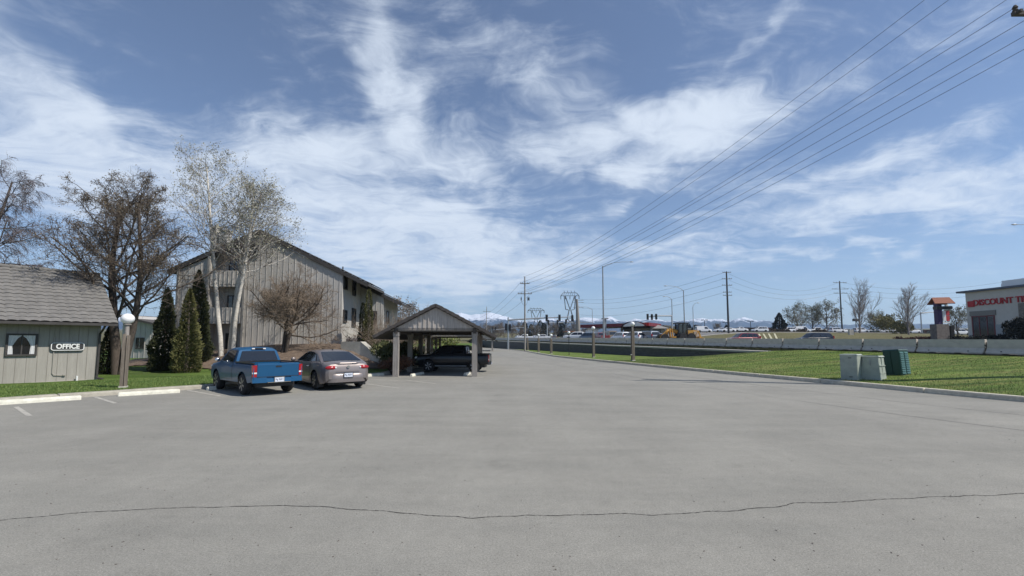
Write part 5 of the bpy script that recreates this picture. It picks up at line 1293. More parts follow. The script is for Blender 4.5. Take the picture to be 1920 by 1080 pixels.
veh('crew', P_WHITE, 1084, 97, 160, 'white pickup on the highway beside the tapering grey column', sc=1.1)
veh('suv', P_SLATE, 1102, 95, ra + 20, 'slate blue suv right of the white pickup on the highway')
veh('crew', P_RED, 1124, 92, ra, 'dark red pickup waiting left of the tall street light')
veh('van', P_TAN, 1139, 96, ra, 'tan box bodied truck just right of the tall street light', cat='truck')
veh('suv', P_WHITE, 1164, 84, ra, 'white suv seen from behind left of the nearest verge globe lamp')
veh('suv', P_WHITE, 1189, 80, ra + 6, 'white suv directly behind the nearest verge globe lamp', )
veh('suv', P_SLATE, 1213, 78, ra + 4, 'slate blue minivan right of the nearest verge globe lamp', sc=1.05)
veh('sedan', P_SILVER, 1231, 78, ra + 8, 'silver low car left of the yellow grader')
for i, (px, D, k, c) in enumerate(((1150, 128, 'suv', P_GREY), (1172, 132, 'van', P_WHITE), (1196, 130, 'suv', P_GREY), (1218, 134, 'crew', P_WHITE), (1242, 126, 'van', P_WHITE))):
    veh(k, c, px, D, 170 + i * 4, ['dark suv under the left half of the red canopy', 'white van under the middle of the red canopy', 'grey suv under the right half of the red canopy', 'white pickup before the grey station building', 'white van right behind the yellow grader'][i])
for i, (px, D, k, c, l) in enumerate(((972, 150, 'sedan', P_WHITE, 'white car left of the wooden pole beyond the wall'), (984, 142, 'crew', P_WHITE, 'white pickup directly behind the wooden pole'), (1003, 150, 'sedan', P_WHITE, 'white car right of the wooden pole beyond the wall'), (1018, 140, 'crew', P_WHITE, 'white pickup left of the middle signal post'),
      (1036, 160, 'suv', P_GREY, 'dark suv in front of the distant evergreens'), (1062, 150, 'sedan', P_GREY, 'dark car left of the white pickup by the grey column'))):
    veh(k, c, px, D, 175 if i % 2 else ra, l)
lot = [(1319, 148, 'van', P_WHITE, 'white van in the far lot left of the tall black pole'), (1352, 150, 'sedan', P_WHITE, 'white car at the left foot of the tall black pole'), (1364, 141, 'sedan', P_WHITE, 'white car overlapping the tall black pole'), (1388, 146, 'truck', P_WHITE, 'white pickup right of the tall black pole'),
       (1425, 142, 'suv', P_WHITE, 'long white suv alone in the far lot'), (1478, 148, 'suv', P_WHITE, 'white suv right of the dark pine'), (1504, 150, 'van', P_WHITE, 'tall white van under the leftmost budding tree'), (1532, 150, 'crew', P_WHITE, 'white pickup under the middle budding tree'), (1552, 158, 'suv', P_GREY, 'dark suv under the biggest budding tree'),
       (1570, 150, 'suv', P_WHITE, 'white suv left of the cross armed pole'), (1586, 158, 'sedan', P_WHITE, 'white car right of the cross armed pole'), (1597, 165, 'sedan', P_GREY, 'dark car left of the tall bare fan tree'), (1615, 150, 'suv', P_WHITE, 'white suv behind the trunk of the tall bare fan tree'),
       (1634, 155, 'sedan', P_SLATE, 'dark blue car right of the tall bare fan tree'), (1652, 158, 'suv', P_WHITE, 'white suv left of the olive bush'), (1676, 158, 'sedan', P_SILVER, 'silver car at the right of the olive bush'), (1690, 160, 'suv', P_GREY, 'dark suv behind the second bare tree'), (1712, 165, 'sedan', P_WHITE, 'white car far right of the second bare tree'), (1800, 118, 'suv', P_WHITE, 'white suv between the orange roofed sign and the shop')]
for i, (px, D, k, c, l) in enumerate(lot): veh(k, c, px, D, 178 + (i * 37 % 11) - 5 if i % 3 else 2, l)
# ------------------------------------------------------------------ lamps and poles
def globe_lamp(loc, H, w, label, tilt=0.0, thin=False, group='globe lamp posts along the verge', rz=0.0):
    root = empty('globe_lamp', loc, rz); root.rotation_euler = (0, tilt, rz); tag(root, label, 'lamp post', group)
    m = MB()
    if thin: m.tube([(0, 0, -.1), (0, 0, H - .42)], .045, 10); m.build('post', M_BLACK, root)
    else:
        m.box((-w * .27, 0, (H - .75) / 2), (w * .44, w, H - .75)); m.box((w * .27, 0, (H - .80) / 2), (w * .44, w, H - .80)); m.box((0, 0, (H - .9) / 2), (w * .12, w * .6, H - .9))
        m.build('post', M_WOOD, root)
        b = MB(); b.box((0, 0, .04), (w + .05, w + .05, .12)); b.build('post_foot', mat('worn_white', (.45, .43, .38), .9, var=.3, scale=9), root)
        c = MB(); c.tube([(0, 0, H - .85), (0, 0, H - .42)], .07, 12); c.lathe([(.07, H - .44), (.12, H - .42), (.12, H - .39), (.05, H - .38)], n=14); c.build('collar', M_WOODG, root)
    g = MB(); g.ball((0, 0, H - .20), .205 if not thin else .19, 26, (1, 1, .93)); g.build('globe', M_GLOBE, root, smooth=180)
    return root
p = at(231, 727, .14); globe_lamp((p.x, p.y, .10), 2.72, .22, 'near wooden lamp post with white globe on the lawn beside the office', group='globe lamp posts', rz=R(40))
for (px, py, yt, thin, tilt, lab) in ((1187, 679, 606, 0, 0, 'nearest wooden globe lamp on the right verge, with a small box on its shaft'), (1113, 671, 613, 0, 0, 'second wooden globe lamp on the right verge'), (1067, 666.5, 622, 1, 0, 'thin black globe lamp between the wooden ones on the right verge'),
                             (1033.5, 663.5, 627, 0, 0, 'wooden globe lamp fourth along the right verge'), (1010, 661, 627, 0, 0, 'wooden globe lamp fifth along the right verge'), (990, 657.5, 627, 0, -.06, 'leaning globe lamp next to the tall wooden utility pole')):
    p = at(px, py, .10); top = atD(px, yt, p.y).z
    o = globe_lamp((p.x, p.y, verge_z(p.x, p.y) - .03), top - .05, .24 if px > 1100 else .30, lab, tilt, bool(thin), rz=.3)
    if px == 1187: b = MB(); b.box((-.16, -.05, .55), (.22, .08, .07)); b.build('outlet_box', M_CONC, o)
def arm_light(px, D, ytop, arm_px, ylamp, label, r=.12, base_y=636, group=None, bend=.9):
    p = atD(px, base_y, D); z0 = z_ground(p.x, p.y); top = atD(px, ytop, D); p = Vector((top.x, top.y, z0)); e = atD(arm_px, ylamp, D)
    root = empty('street_light', p); tag(root, label, 'street light', group)
    m = MB(); H = top.z - z0; m.tube([(0, 0, -.3), (0, 0, H * .5), (0, 0, H)], [r, r * .8, r * .6], 12); m.lathe([(r * 1.8, 0), (r * 1.8, .25), (r, .3)], n=12); m.build('pole', M_GREYP, root)
    a = MB(); dx = e.x - p.x; dz = e.z - top.z; a.tube([(0, 0, H - .15), (dx * .15, 0, H + dz * .35), (dx * .4, 0, H + dz * .80), (dx * .7, 0, H + dz * 1.0), (dx * .92, 0, H + dz)], [.05, .045, .04, .035, .03], 8); a.build('arm', M_GREYP, root)
    l = MB(); l.ball((dx, 0, H + dz), .3, 10, (1.25, .55, .26)); l.build('lamp_head', M_STEEL, root, smooth=60); return root
arm_light(1130, 74, 499, 1184, 491, 'tall grey street light rising behind the barriers with its arm to the right', .16)
arm_light(1281.5, 82, 544, 1248, 536, 'tall street light with its arm to the left behind the yellow grader', .13)
arm_light(1259.5, 92, 561, 1246, 556, 'street light sharing the short signal mast left of the yellow grader', .12)
arm_light(1299, 110, 574, 1309, 568, 'small curved street light right of the yellow grader', .10)
arm_light(1110.5, 120, 580, 1086, 575, 'distant street light before the left end of the red canopy', .10)
arm_light(1975, 52, 418, 1902, 421, 'street light reaching in from beyond the right edge above the shop', .12)
for i, (px, yt) in enumerate(((1321, 600), (1361, 604), (1407, 602))):
    p = atD(px, yt, 200); z0 = z_ground(p.x, p.y); r_ = empty('lot_light', (p.x, p.y, z0)); tag(r_, 'small twin headed parking lot light far behind the white cars', 'light pole', 'parking lot lights under the mountains')
    m = MB(); m.tube([(0, 0, 0), (0, 0, p.z - z0)], .12, 6); m.build('pole', M_BLACK, r_); m = MB(); m.box((-.9, 0, p.z - z0), (1.0, .5, .3)); m.box((.9, 0, p.z - z0), (1.0, .5, .3)); m.build('lamp_head', M_BLACK, r_)
# traffic signals
def signal_head(root, c, rz=0.0, k_=1.0):
    m = MB(); m.box(c, (.32 * k_, .3, 1.0 * k_), rz); m.box((c[0], c[1] + .1, c[2]), (.44 * k_, .03, 1.2 * k_), rz)
    h = m.build('signal_head', mat('signal_black', (.012, .012, .014), .6), root)
    l = MB()
    for k in (.32 * k_, 0, -.32 * k_): l.tube([(c[0], c[1] - .14, c[2] + k), (c[0], c[1] - .26, c[2] + k)], .12 * k_, 8)
    l.build('lens_hood', mat('signal_black', (.012, .012, .014), .6), h)
def mast(px, D, ytop, arm_to, yarm, heads, label, pole_heads=(), hs=1.0, rp=.16):
    e0 = atD(px, ytop, D); z0 = z_ground(e0.x, e0.y); root = empty('traffic_signal', (e0.x, e0.y, z0)); tag(root, label, 'traffic signal')
    m = MB(); H = e0.z - z0; m.tube([(0, 0, -.3), (0, 0, H)], [rp * 1.15, rp * .8], 10); m.build('pole', M_STEEL, root)
    e1 = atD(arm_to, yarm[1], D) - Vector((e0.x, e0.y, z0)); s0 = atD(px, yarm[0], D) - Vector((e0.x, e0.y, z0))
    m = MB(); m.tube([(0, 0, s0.z), (e1.x * .5, 0, (s0.z + e1.z) / 2 + .1), (e1.x, 0, e1.z)], [rp, rp * .8, rp * .5], 8); m.build('mast_arm', M_STEEL, root)
    for (hx, hy) in heads: c = atD(hx, hy, D) - Vector((e0.x, e0.y, z0)); signal_head(root, (c.x, -.2, c.z), 0, hs)
    for (hx, hy) in pole_heads: c = atD(hx, hy, D) - Vector((e0.x, e0.y, z0)); signal_head(root, (c.x, -.25, c.z), 0, hs)
    return root
mast(953, 118, 595, 1074, (600, 594), ((1025, 596), (1049, 596), (1073, 597)), 'long mast arm carrying signals from a pole left of the wooden utility pole', ((949, 613), (956, 614)), hs=1.45, rp=.24)
mast(1026, 150, 594, 1110, (606, 604), ((1028, 604), (1045, 604), (1061, 603)), 'farther signal mast seen below the long mast arm', hs=1.3, rp=.2)
mast(1259.5, 91.5, 590, 1213, (592, 594), ((1214, 594), (1222, 594.5), (1230, 594)), 'short signal mast with three black heads left of the yellow grader')
r_ = mast(922, 165, 616, 982, (619, 614), ((923, 617), (929, 616)), 'pale low mast arm crossing behind the wooden utility pole')
r_ = mast(1726, 150, 586, 1762, (587, 585), (), 'plain signal mast arm left of the orange roofed sign', rp=.2)
# utility poles
def xarm(m, z, hw, off=-.16, ins=True, ang=0.0):
    c, s_ = math.cos(ang), math.sin(ang); m.bar((-hw * c, off - hw * s_, z), (hw * c, off + hw * s_, z), .11, .13)
    if ins:
        for k in (-1, -.55, .55, 1): m.lathe([(.03, 0), (.07, .05), (.05, .10), (.07, .14), (.03, .22)], (k * (hw - .06) * c, off + k * (hw - .06) * s_, z + .06), 8)
def pole(px, py, D, ytop, arms, label, r=.15, extra=None, mat_=None, zbase=None, name='utility_pole'):
    top = atD(px, ytop, D); z0 = z_ground(top.x, top.y) if zbase is None else zbase
    root = empty(name, (top.x, top.y, z0)); tag(root, label, 'utility pole'); H = top.z - z0
    m = MB(); m.tube([(0, 0, -.3), (0, 0, H * .5), (0, 0, H)], [r, r * .85, r * .65], 10); m.build('pole', mat_ or M_WOODG, root)
    for (y, hw) in arms:
        m = MB(); xarm(m, atD(px, y, D).z - z0, hw); m.build('crossarm', M_WOOD, root)
    return root, z0, H
pA = at(985, 658.5, .05); rA, zA, hA = pole(984, 658, pA.y, 519, ((532, .95), (551, 1.4)), 'tall wooden utility pole with two crossarms at the end of the verge', .19, zbase=.05)
m = MB()
for x in (-.75, .62, .85): m.lathe([(.09, 0), (.11, .1), (.11, .55), (.06, .6), (.05, .8)], (x, -.2, hA - 4.9), 8)
for x in (-.75, .62): m.tube([(x, -.2, hA - 4.9), (x * .6, -.2, hA - 5.6), (0, -.2, hA - 6.0)], .02, 5)
m.build('cable_termination', M_WIRE, rA)
pole(912.5, 630, 190, 575, ((584, 1.6),), 'distant wooden utility pole left of the signal mast', .17)
rP, zP, hP = pole(1362, 620, 128, 509, ((511, 1.2), (523, 1.4), (535, 1.4), (548, 1.2), (554, 1.3)), 'tall dark pole with many short crossarms in front of the far lot', .30, mat_=mat('dark_steel', (.045, .045, .05), .6))
pole(1574, 620, 150, 527, ((530, 2.2), (542, 2.7), (550, 2.2)), 'dark cross armed utility pole left of the tall bare tree', .26, mat_=MATS['dark_steel'])
# pole outside the right edge, its crossarm end shows in the top corner
XB, YB = 21.5, 16.1
root = empty('utility_pole', (XB, YB, .6)); tag(root, 'near utility pole beyond the right edge, its crossarm tip in the top corner', 'utility pole')
m = MB(); m.tube([(0, 0, -.6), (0, 0, 10), (0, 0, 18.4)], [.28, .25, .21], 12); m.build('pole', M_WOODG, root)
ZH, ZL = 16.8, 13.6
for z, x0_, x1_ in ((ZH, -2.0, 1.9), (ZL, -2.5, 1.1)):
    m = MB(); m.bar((x0_, -.2, z), (x1_, -.2, z), .13, .15)
    for k in (0, .38, .68, 1): m.lathe([(.03, 0), (.09, .05), (.06, .11), (.09, .16), (.04, .26)], (x0_ + .1 + (x1_ - x0_ - .2) * k, -.2, z + .07), 10)
    m.box((x0_ + .12, -.33, z), (.10, .14, .10)); m.build('crossarm', M_DKWOOD, root)
for x in (-.9, .9): m = MB(); m.bar((x, -.2, ZL - .1), (0, -.1, ZL - 1.1), .05); m.build('arm_brace', M_STEEL, root)
def wire(a, b, sag, r, label, group=None, n=40, r1=None):
    m = MB(); a, b = Vector(a), Vector(b); pts = []; rad = []
    for i in range(n + 1):
        u = i / n; p = a.lerp(b, u); p.z -= sag * 4 * u * (1 - u); pts.append(p); rad.append(r + ((r1 if r1 is not None else r) - r) * u)
    m.tube(pts, rad, 4, cap=False); tag(m.build('power_line', M_WIRE), label, 'wire', group)
DA = pA.y
def A_(px, py): return atD(px, py, DA)
for (a, X, z, sg, lab) in (((981.5, 519), 19.62, 17.8, 1.8, 'highest and leftmost of the seven wires rising to the upper right'), ((975, 531), 20.5, 17.6, 1.6, 'second highest of the seven wires rising to the upper right'), ((989, 531), 23.1, 17.6, 1.8, 'third of the seven wires, passing just left of the crossarm tip'),
        ((971, 549.5), 19.12, 14.45, 1.2, 'wire meeting the crossarm tip in the top right corner'), ((978, 549.5), 20.3, 14.45, 1.3, 'wire just below the crossarm tip'), ((991, 549.5), 21.35, 14.45, 1.4, 'second lowest wire rising to the right edge'), ((996, 549.5), 22.35, 14.45, 1.4, 'lowest wire rising to the right edge')):
    wire(A_(*a), (X, YB - .2, z), sg, .020, lab, None, r1=.011)
for (a, b) in (((971, 550), (890, 600)), ((975, 531), (885, 598)), ((996, 550), (905, 600))):
    q = atD(b[0], b[1], 190); wire(A_(*a), q, 2.0, .022, 'faint wire running down left from the wooden pole toward the mountains', 'wires left of the wooden pole')
for i, (y0, y1, x1, D1) in enumerate(((561, 511, 1358, 128), (567, 523, 1356, 128), (577, 535, 1356, 128), (590, 548, 1358, 128))):
    wire(atD(1088, y0, 260), atD(x1, y1, D1), 3.0, .035, 'thin wire between the grey column and the tall dark pole', 'wires toward the tall dark pole', r1=.03)
for i, y in enumerate((511, 523, 535)):
    wire(atD(1366, y + 2, 128), atD(1574, 529 + i * 9, 150), 4.0 - i * .4, .022, 'faint wire between the two dark poles on the right', 'wires between the dark poles')
    wire(atD(1574, 529 + i * 9, 150), atD(2050, 486 + i * 9, 120), 5.0, .02, 'faint wire leaving the cross armed pole to the right edge', 'wires leaving to the right edge')
# tapering grey column
c0 = atD(1082, 561, 150); z0 = z_ground(c0.x, c0.y); r_ = empty('steel_column', (c0.x + .4, c0.y, z0)); tag(r_, 'thick tapering grey transmission column beside the lattice tower', 'utility pole')
m = MB(); m.tube([(0, 0, 0), (-.5, 0, c0.z - z0)], [.9, .36], 12); m.build('column', mat('column_grey', (.24, .225, .205), .8, var=.1), r_)
m = MB()
for k, y in enumerate((563, 567, 577)): q = atD(1084, y, 150).z - z0; m.bar((-1.8, 0, q), (1.8, 0, q), .14)
m.build('crossarm', M_GREYP, r_)
# lattice towers
def lattice(pxc, D, ytop, ybot, halfw, label):
    top = atD(pxc, ytop, D); z0 = z_ground(top.x, top.y); root = empty('lattice_tower', (top.x, top.y, z0)); tag(root, label, 'transmission tower')
    H = top.z - z0; W = halfw * D / FPX; w = .17 * D / 200 + .05; m = MB(); dk = mat('tower_steel', (.10, .105, .115), .7)
    def P(x, z, y=0): return Vector((x * W, y, z * H))
    m.bar(P(-1, .93), P(1, .93), w); m.bar(P(-1, .93), P(-.7, 1.0), w); m.bar(P(1, .93), P(.7, 1.0), w); m.bar(P(-.7, 1.0), P(.7, 1.0), w)
    for x in (-.55, -.2, .2, .55): m.bar(P(x, 1.0), P(x - .08, 1.05), w * .8)
    for i in range(9): a = -1 + i * .25; m.bar(P(a * .92, .93), P((a + .12) * .92, 1.0 - max(0, abs(a + .12) - .7) * .2), w * .6)
    for x in (-1, -.5, 0, .5, 1): m.bar(P(x * .98, .93), P(x * .98, .85), w * 1.3)
    lg = [m]; m.build('bridge', dk, root); m = MB()
    for y in (-W * .12, W * .12):
        for s_ in (-1, 1):
            m.bar(P(s_ * .62, .93, y), P(s_ * .48, .62, y), w); m.bar(P(s_ * .48, .62, y), P(s_ * .12, .55, y) if 0 else P(s_ * .10, .60, y), w * .8); m.bar(P(s_ * .5, .93, y), P(s_ * -.02, .60, y), w)
            m.bar(P(s_ * .10, .60, y), P(s_ * .52, .22, y * 2.5), w); m.bar(P(s_ * .52, .22, y * 2.5), P(s_ * .66, 0, y * 4), w)
            m.bar(P(s_ * .3, .40, y), P(-s_ * .52, .22, y * 2.5), w * .8); m.bar(P(s_ * .52, .22, y * 2.5), P(-s_ * .62, .02, y * 4), w * .6)
        m.bar(P(-.3, .40, y), P(.3, .40, y), w * .8); m.bar(P(-.52, .22, y * 2.5), P(.52, .22, y * 2.5), w * .8)
    for s_ in (-1, 1):
        for z in (.93, .6, .4): m.bar(P(s_ * .3, z, -W * .12), P(s_ * .3, z, W * .12), w * .6)
    m.build('tower_body', dk, root)
lattice(1068.5, 250, 549, 628, 17.5, 'large steel lattice transmission tower left of the tapering grey column')
lattice(1005, 420, 579, 625, 15.5, 'fainter farther lattice transmission tower right of the wooden pole')

# ------------------------------------------------------------------ filling station, shop, sign
def station():
    D = 120; c0, c1 = atD(1088, 610, D), atD(1216, 610, 96); root = empty('filling_station', (0, 0, 0)); tag(root, 'filling station with long red canopy across the highway', 'filling station')
    a0, a1 = atD(1088, 616, 122), atD(1217, 612, 107.6); zt0, zb0 = atD(1088, 609, 122).z, atD(1088, 614, 122).z; zt1, zb1 = atD(1217, 604.5, 107.6).z, atD(1217, 611.5, 107.6).z
    bk = Vector((6, 9, 0)); m = MB(); zt = (zt0 + zt1) / 2; zb = (zb0 + zb1) / 2
    def q(v, z): return Vector((v.x, v.y, z))
    m.hexa([q(a0, zb), q(a1, zb), q(a1 + bk, zb), q(a0 + bk, zb)], [q(a0, zt), q(a1, zt), q(a1 + bk, zt), q(a0 + bk, zt)])
    m.build('canopy', mat('canopy_red', (.15, .010, .018), .5), root, fix=True)
    dr = (a1 - a0).normalized(); dr.z = 0; nn = Vector((dr.y, -dr.x, 0)).normalized(); nn = nn if nn.y < 0 else -nn
    m = MB(); pts = []; L_ = (a1 - a0).length; cc = a0.lerp(a1, .80); r_ = (zt - zb) * 1.15   # white arched emblem on the fascia
    arc = [(cc + dr * (2.9 * math.cos(PI * i / 14))).copy() for i in range(15)]; zz = [zb - .02 + r_ * math.sin(PI * i / 14) for i in range(15)]
    m.hexa([q(v, z) + nn * .05 for v, z in zip(arc, zz)], [q(v, z) + nn * .14 for v, z in zip(arc, zz)]); m.build('arched_emblem', M_WHITE, root, fix=True)
    m = MB(); arc2 = [(cc + dr * (3.3 * math.cos(PI * i / 14))) for i in range(15)]; zz2 = [zb - .02 + r_ * 1.2 * math.sin(PI * i / 14) for i in range(15)]
    m.tube([q(v, z) + nn * .16 for v, z in zip(arc2, zz2)], .10, 5); m.box(q(cc, (zt + zb) / 2 + .1) + nn * .16, (.7, .1, .9), math.atan2(dr.y, dr.x)); m.build('emblem_outline', M_BLACK, root)
    m = MB(); b0, b1 = a0.lerp(a1, .86), a0.lerp(a1, 1.0); m.hexa([q(b0, zb + .05) + nn * .03, q(b1, zb + .05) + nn * .03, q(b1, zb + .05) + nn * .07, q(b0, zb + .05) + nn * .07], [q(b0, zt - .05) + nn * .03, q(b1, zt - .05) + nn * .03, q(b1, zt - .05) + nn * .07, q(b0, zt - .05) + nn * .07]); m.build('bright_panel', mat('bright_red', (.62, .02, .015), .5), root, fix=True)
    for u in (.08, .3, .55, .8, .96):
        c = a0.lerp(a1, u) + bk * .4; z0 = z_ground(c.x, c.y); m = MB(); m.box((c.x, c.y, (z0 + zb) / 2), (.5, .5, zb - z0)); m.build('column', M_GREYP, root)
station()
def shed(px0, px1, D, ytop, label, col, roofcol, slope=.0, dep=14, name='store_building', cat='building', wins=0):
    a, b = atD(px0, ytop, D), atD(px1, ytop, D); z0 = min(z_ground(a.x, a.y), z_ground(b.x, b.y)) - .3; root = empty(name, (a.x, a.y, z0)); tag(root, label, cat)
    L_ = b.x - a.x; H = a.z - z0; m = MB(); X = Vector((1, 0, 0)); Y = Vector((0, 1, 0))
    m.prism([(0, 0), (L_, 0), (L_, H * (1 - slope)), (0, H)], (Vector(), X, ZU, Y), dep); m.build('wall', col, root, fix=True)
    r = MB(); slab(r, [(-.4, -.5, H + .25), (L_ + .4, -.5, H * (1 - slope) + .25), (L_ + .4, dep + .5, H * (1 - slope) + .25), (-.4, dep + .5, H + .25)], .3); r.build('roof', roofcol, root)
    for i in range(wins): w = L_ / (wins + .5); window(root, (Vector(), X, ZU, -Y), .4 + w * i, .4 + w * i + w * .7, 1.0, min(H - .4, 2.6), .1)
    return root
M_CRM = mat('tan_wall', (.30, .28, .25), .8, var=.08); M_SHINGLE = mat('grey_shingle', (.22, .215, .21), .9, var=.15)
def station_shop():
    a, b = atD(1192, 620, 112), atD(1246, 620, 112); z0 = z_ground(a.x, a.y) - .3; root = empty('station_shop', (a.x, a.y, z0)); tag(root, 'grey hip roofed station building right of the red canopy', 'building')
    L_ = b.x - a.x; e = atD(1200, 616, 112).z - z0; rz_ = atD(1228, 603, 112).z - z0; m = MB(); m.hexa([Vector(q) for q in ((0, 0, 0), (L_, 0, 0), (L_, 12, 0), (0, 12, 0))], [Vector(q) for q in ((0, 0, e), (L_, 0, e), (L_, 12, e), (0, 12, e))]); m.build('wall', M_CRM, root)
    r = MB(); r.hexa([Vector(q) for q in ((-1, -1, e), (L_ + 1, -1, e), (L_ + 1, 13, e), (-1, 13, e))], [Vector(q) for q in ((1.5, 4, rz_), (L_ - 2.5, 4, rz_), (L_ - 2.5, 8, rz_), (1.5, 8, rz_))]); r.build('roof', M_SHINGLE, root)
    window(root, (Vector(), Vector((1, 0, 0)), ZU, Vector((0, -1, 0))), 1, L_ - 1, .6, e - .3, .1, mull=3)
station_shop()
shed(1247, 1292, 118, 611, 'pale sloped roof building behind the yellow grader', mat('pale_wall', (.42, .40, .37), .8), M_SHINGLE, .25)
shed(1104, 1122, 118, 617, 'small white kiosk below the red canopy', M_WHITE, M_SHINGLE, 0, 5, 'kiosk', 'kiosk')
shed(1132, 1137, 116, 598, 'flat grey sign box behind the tall street light', M_GREYP, M_GREYP, 0, .5, 'sign_box', 'sign')
shed(1062, 1076, 170, 622, 'low building with orange brown roof left of the grey column', M_CRM, mat('orange_roof', (.30, .13, .07), .8), 0, 8, wins=2)
shed(1392, 1452, 200, 615, 'long low brick building behind the far parking lot', mat('brick_wall', (.13, .06, .045), .9, var=.2, scale=2), mat('dark_roof', (.05, .045, .05), .8), 0, 20, wins=5)
shed(1640, 1775, 230, 619, 'long low dark roofed building right of the olive bush', mat('brick_wall', (.13, .06, .045), .9), MATS['dark_roof'], 0, 20, wins=8)
shed(1812, 1835, 140, 617, 'low pale building seen between the sign and the shop', M_CRM, M_WHITE, 0, 10, wins=2)
def shop():
    D = 70; c = atD(1816, 632, D); z0 = z_ground(c.x, c.y) - .3; root = empty('tyre_shop', (c.x, c.y, z0)); tag(root, 'beige shop with red lettering above a tall window at the right edge', 'shop building')
    A = Vector((.04, -1, 0)).normalized(); B = Vector((1, .04, 0)).normalized(); F = (Vector(), A, ZU, -B); o = Vector((c.x, c.y, z0))
    def pa(px, py): q = on_plane(px, py, o, -B) - o; return q.dot(A), q.z
    H = pa(1816, 548)[1]; L_ = 26; m = MB(); tan = mat('stucco', (.58, .55, .49), .9, var=.06, scale=2)
    w0, w1 = pa(1816, 600)[0] + .5, pa(1866, 600)[0]; wt = pa(1840, 592)[1]
    m.prism([(w1, 0), (L_, 0), (L_, H), (w1, H)], (Vector(), A, ZU, B), .4); m.prism([(0, wt), (w1, wt), (w1, H), (0, H)], (Vector(), A, ZU, B), .4); m.prism([(0, 0), (w0, 0), (w0, wt), (0, wt)], (Vector(), A, ZU, B), .4)
    m.prism([(.4, 0), (14, 0), (14, H), (.4, H)], (Vector(), B, ZU, A), .4); m.prism([(0, 0), (L_, 0), (L_, H), (0, H)], (B * 14, A, ZU, B), .4); m.build('wall', tan, root, fix=True)
    r = MB(); slab(r, [A * -1.0 - B * .45 + ZU * (H + .25), A * L_ - B * .45 + ZU * (H + .25), A * L_ + B * 15 + ZU * (H + .25), A * -1.0 + B * 15 + ZU * (H + .25)], .28); r.build('roof', mat('slate_blue_edge', (.10, .12, .16), .6), root)
    r = MB(); r.box(A * 9 + B * 5 + ZU * (H + .8), (11, 6, 1.2), math.atan2(A.y, A.x)); r.box(A * 3.2 + B * 4 + ZU * (H + .7), (1.6, 1.6, .9), math.atan2(A.y, A.x)); r.build('roof_unit', M_WHITE, root)
    s = MB(); s.prism([(w0 - .2, wt), (w1 + .2, wt), (w1 + .2, wt + .75), (w0 - .2, wt + .75)], (-B * .12, A, ZU, B), .12); s.build('window_band', mat('band', (.25, .235, .21), .9), root, fix=True)
    window(root, F, w0, w1, .3, wt, .16, mat('window_red', (.16, .02, .025), .5), mull=2)
    rd = mat('sign_red', (.45, .012, .02), .5); x0, zc = pa(1824, 568); m = MB(); q0 = pa(1812, 565); m.prism([(q0[0] + .25, q0[1] - .05), (q0[0] + 1.15, q0[1] - .05), (q0[0] + 1.15, q0[1] - .95), (q0[0] + .25, q0[1] - .95)], (Vector(), A, ZU, -B), .15); m.build('logo_panel', rd, root, fix=True)
    Mx = Matrix(((A.x, 0, -B.x, 0), (A.y, 0, -B.y, 0), (0, 1, 0, 0), (0, 0, 0, 1)))
    xa, xb = pa(1826, 567)[0], pa(1892, 563)[0]; wid = (xb - xa)
    t = text_obj('lettering', 'DISCOUNT TIRE', 1.25, rd, root, Matrix.Identity(4), .08, .018, 1.0)
    t.data.update(); mx = max(v.co.x for v in t.data.vertices); mn = min(v.co.x for v in t.data.vertices)
    full = wid * 13 / 8.1; sx = full / (mx - mn); t.matrix_local = Matrix.Translation(A * (xa + full / 2) - B * .06 + ZU * (pa(1860, 566)[1])) @ Mx @ Matrix.Diagonal((sx, 1, 1, 1))
    bx = MB(); bx.box(A * (w1 + 2.1) - B * 1.2 + ZU * 1.5, (1.5, .9, 1.5), math.atan2(A.y, A.x)); bx.build('utility_cabinet', M_GREYP, root)
    st = MB(); sx0 = pa(1914, 600)[0]; st.prism([(sx0, 0), (L_, 0), (L_, 5.2), (sx0, 5.2)], (-B * .25, A, ZU, B), .25); st.build('stone_pier', mat('stone', (.22, .19, .16), .9, var=.4, scale=3), root, fix=True)
shop()
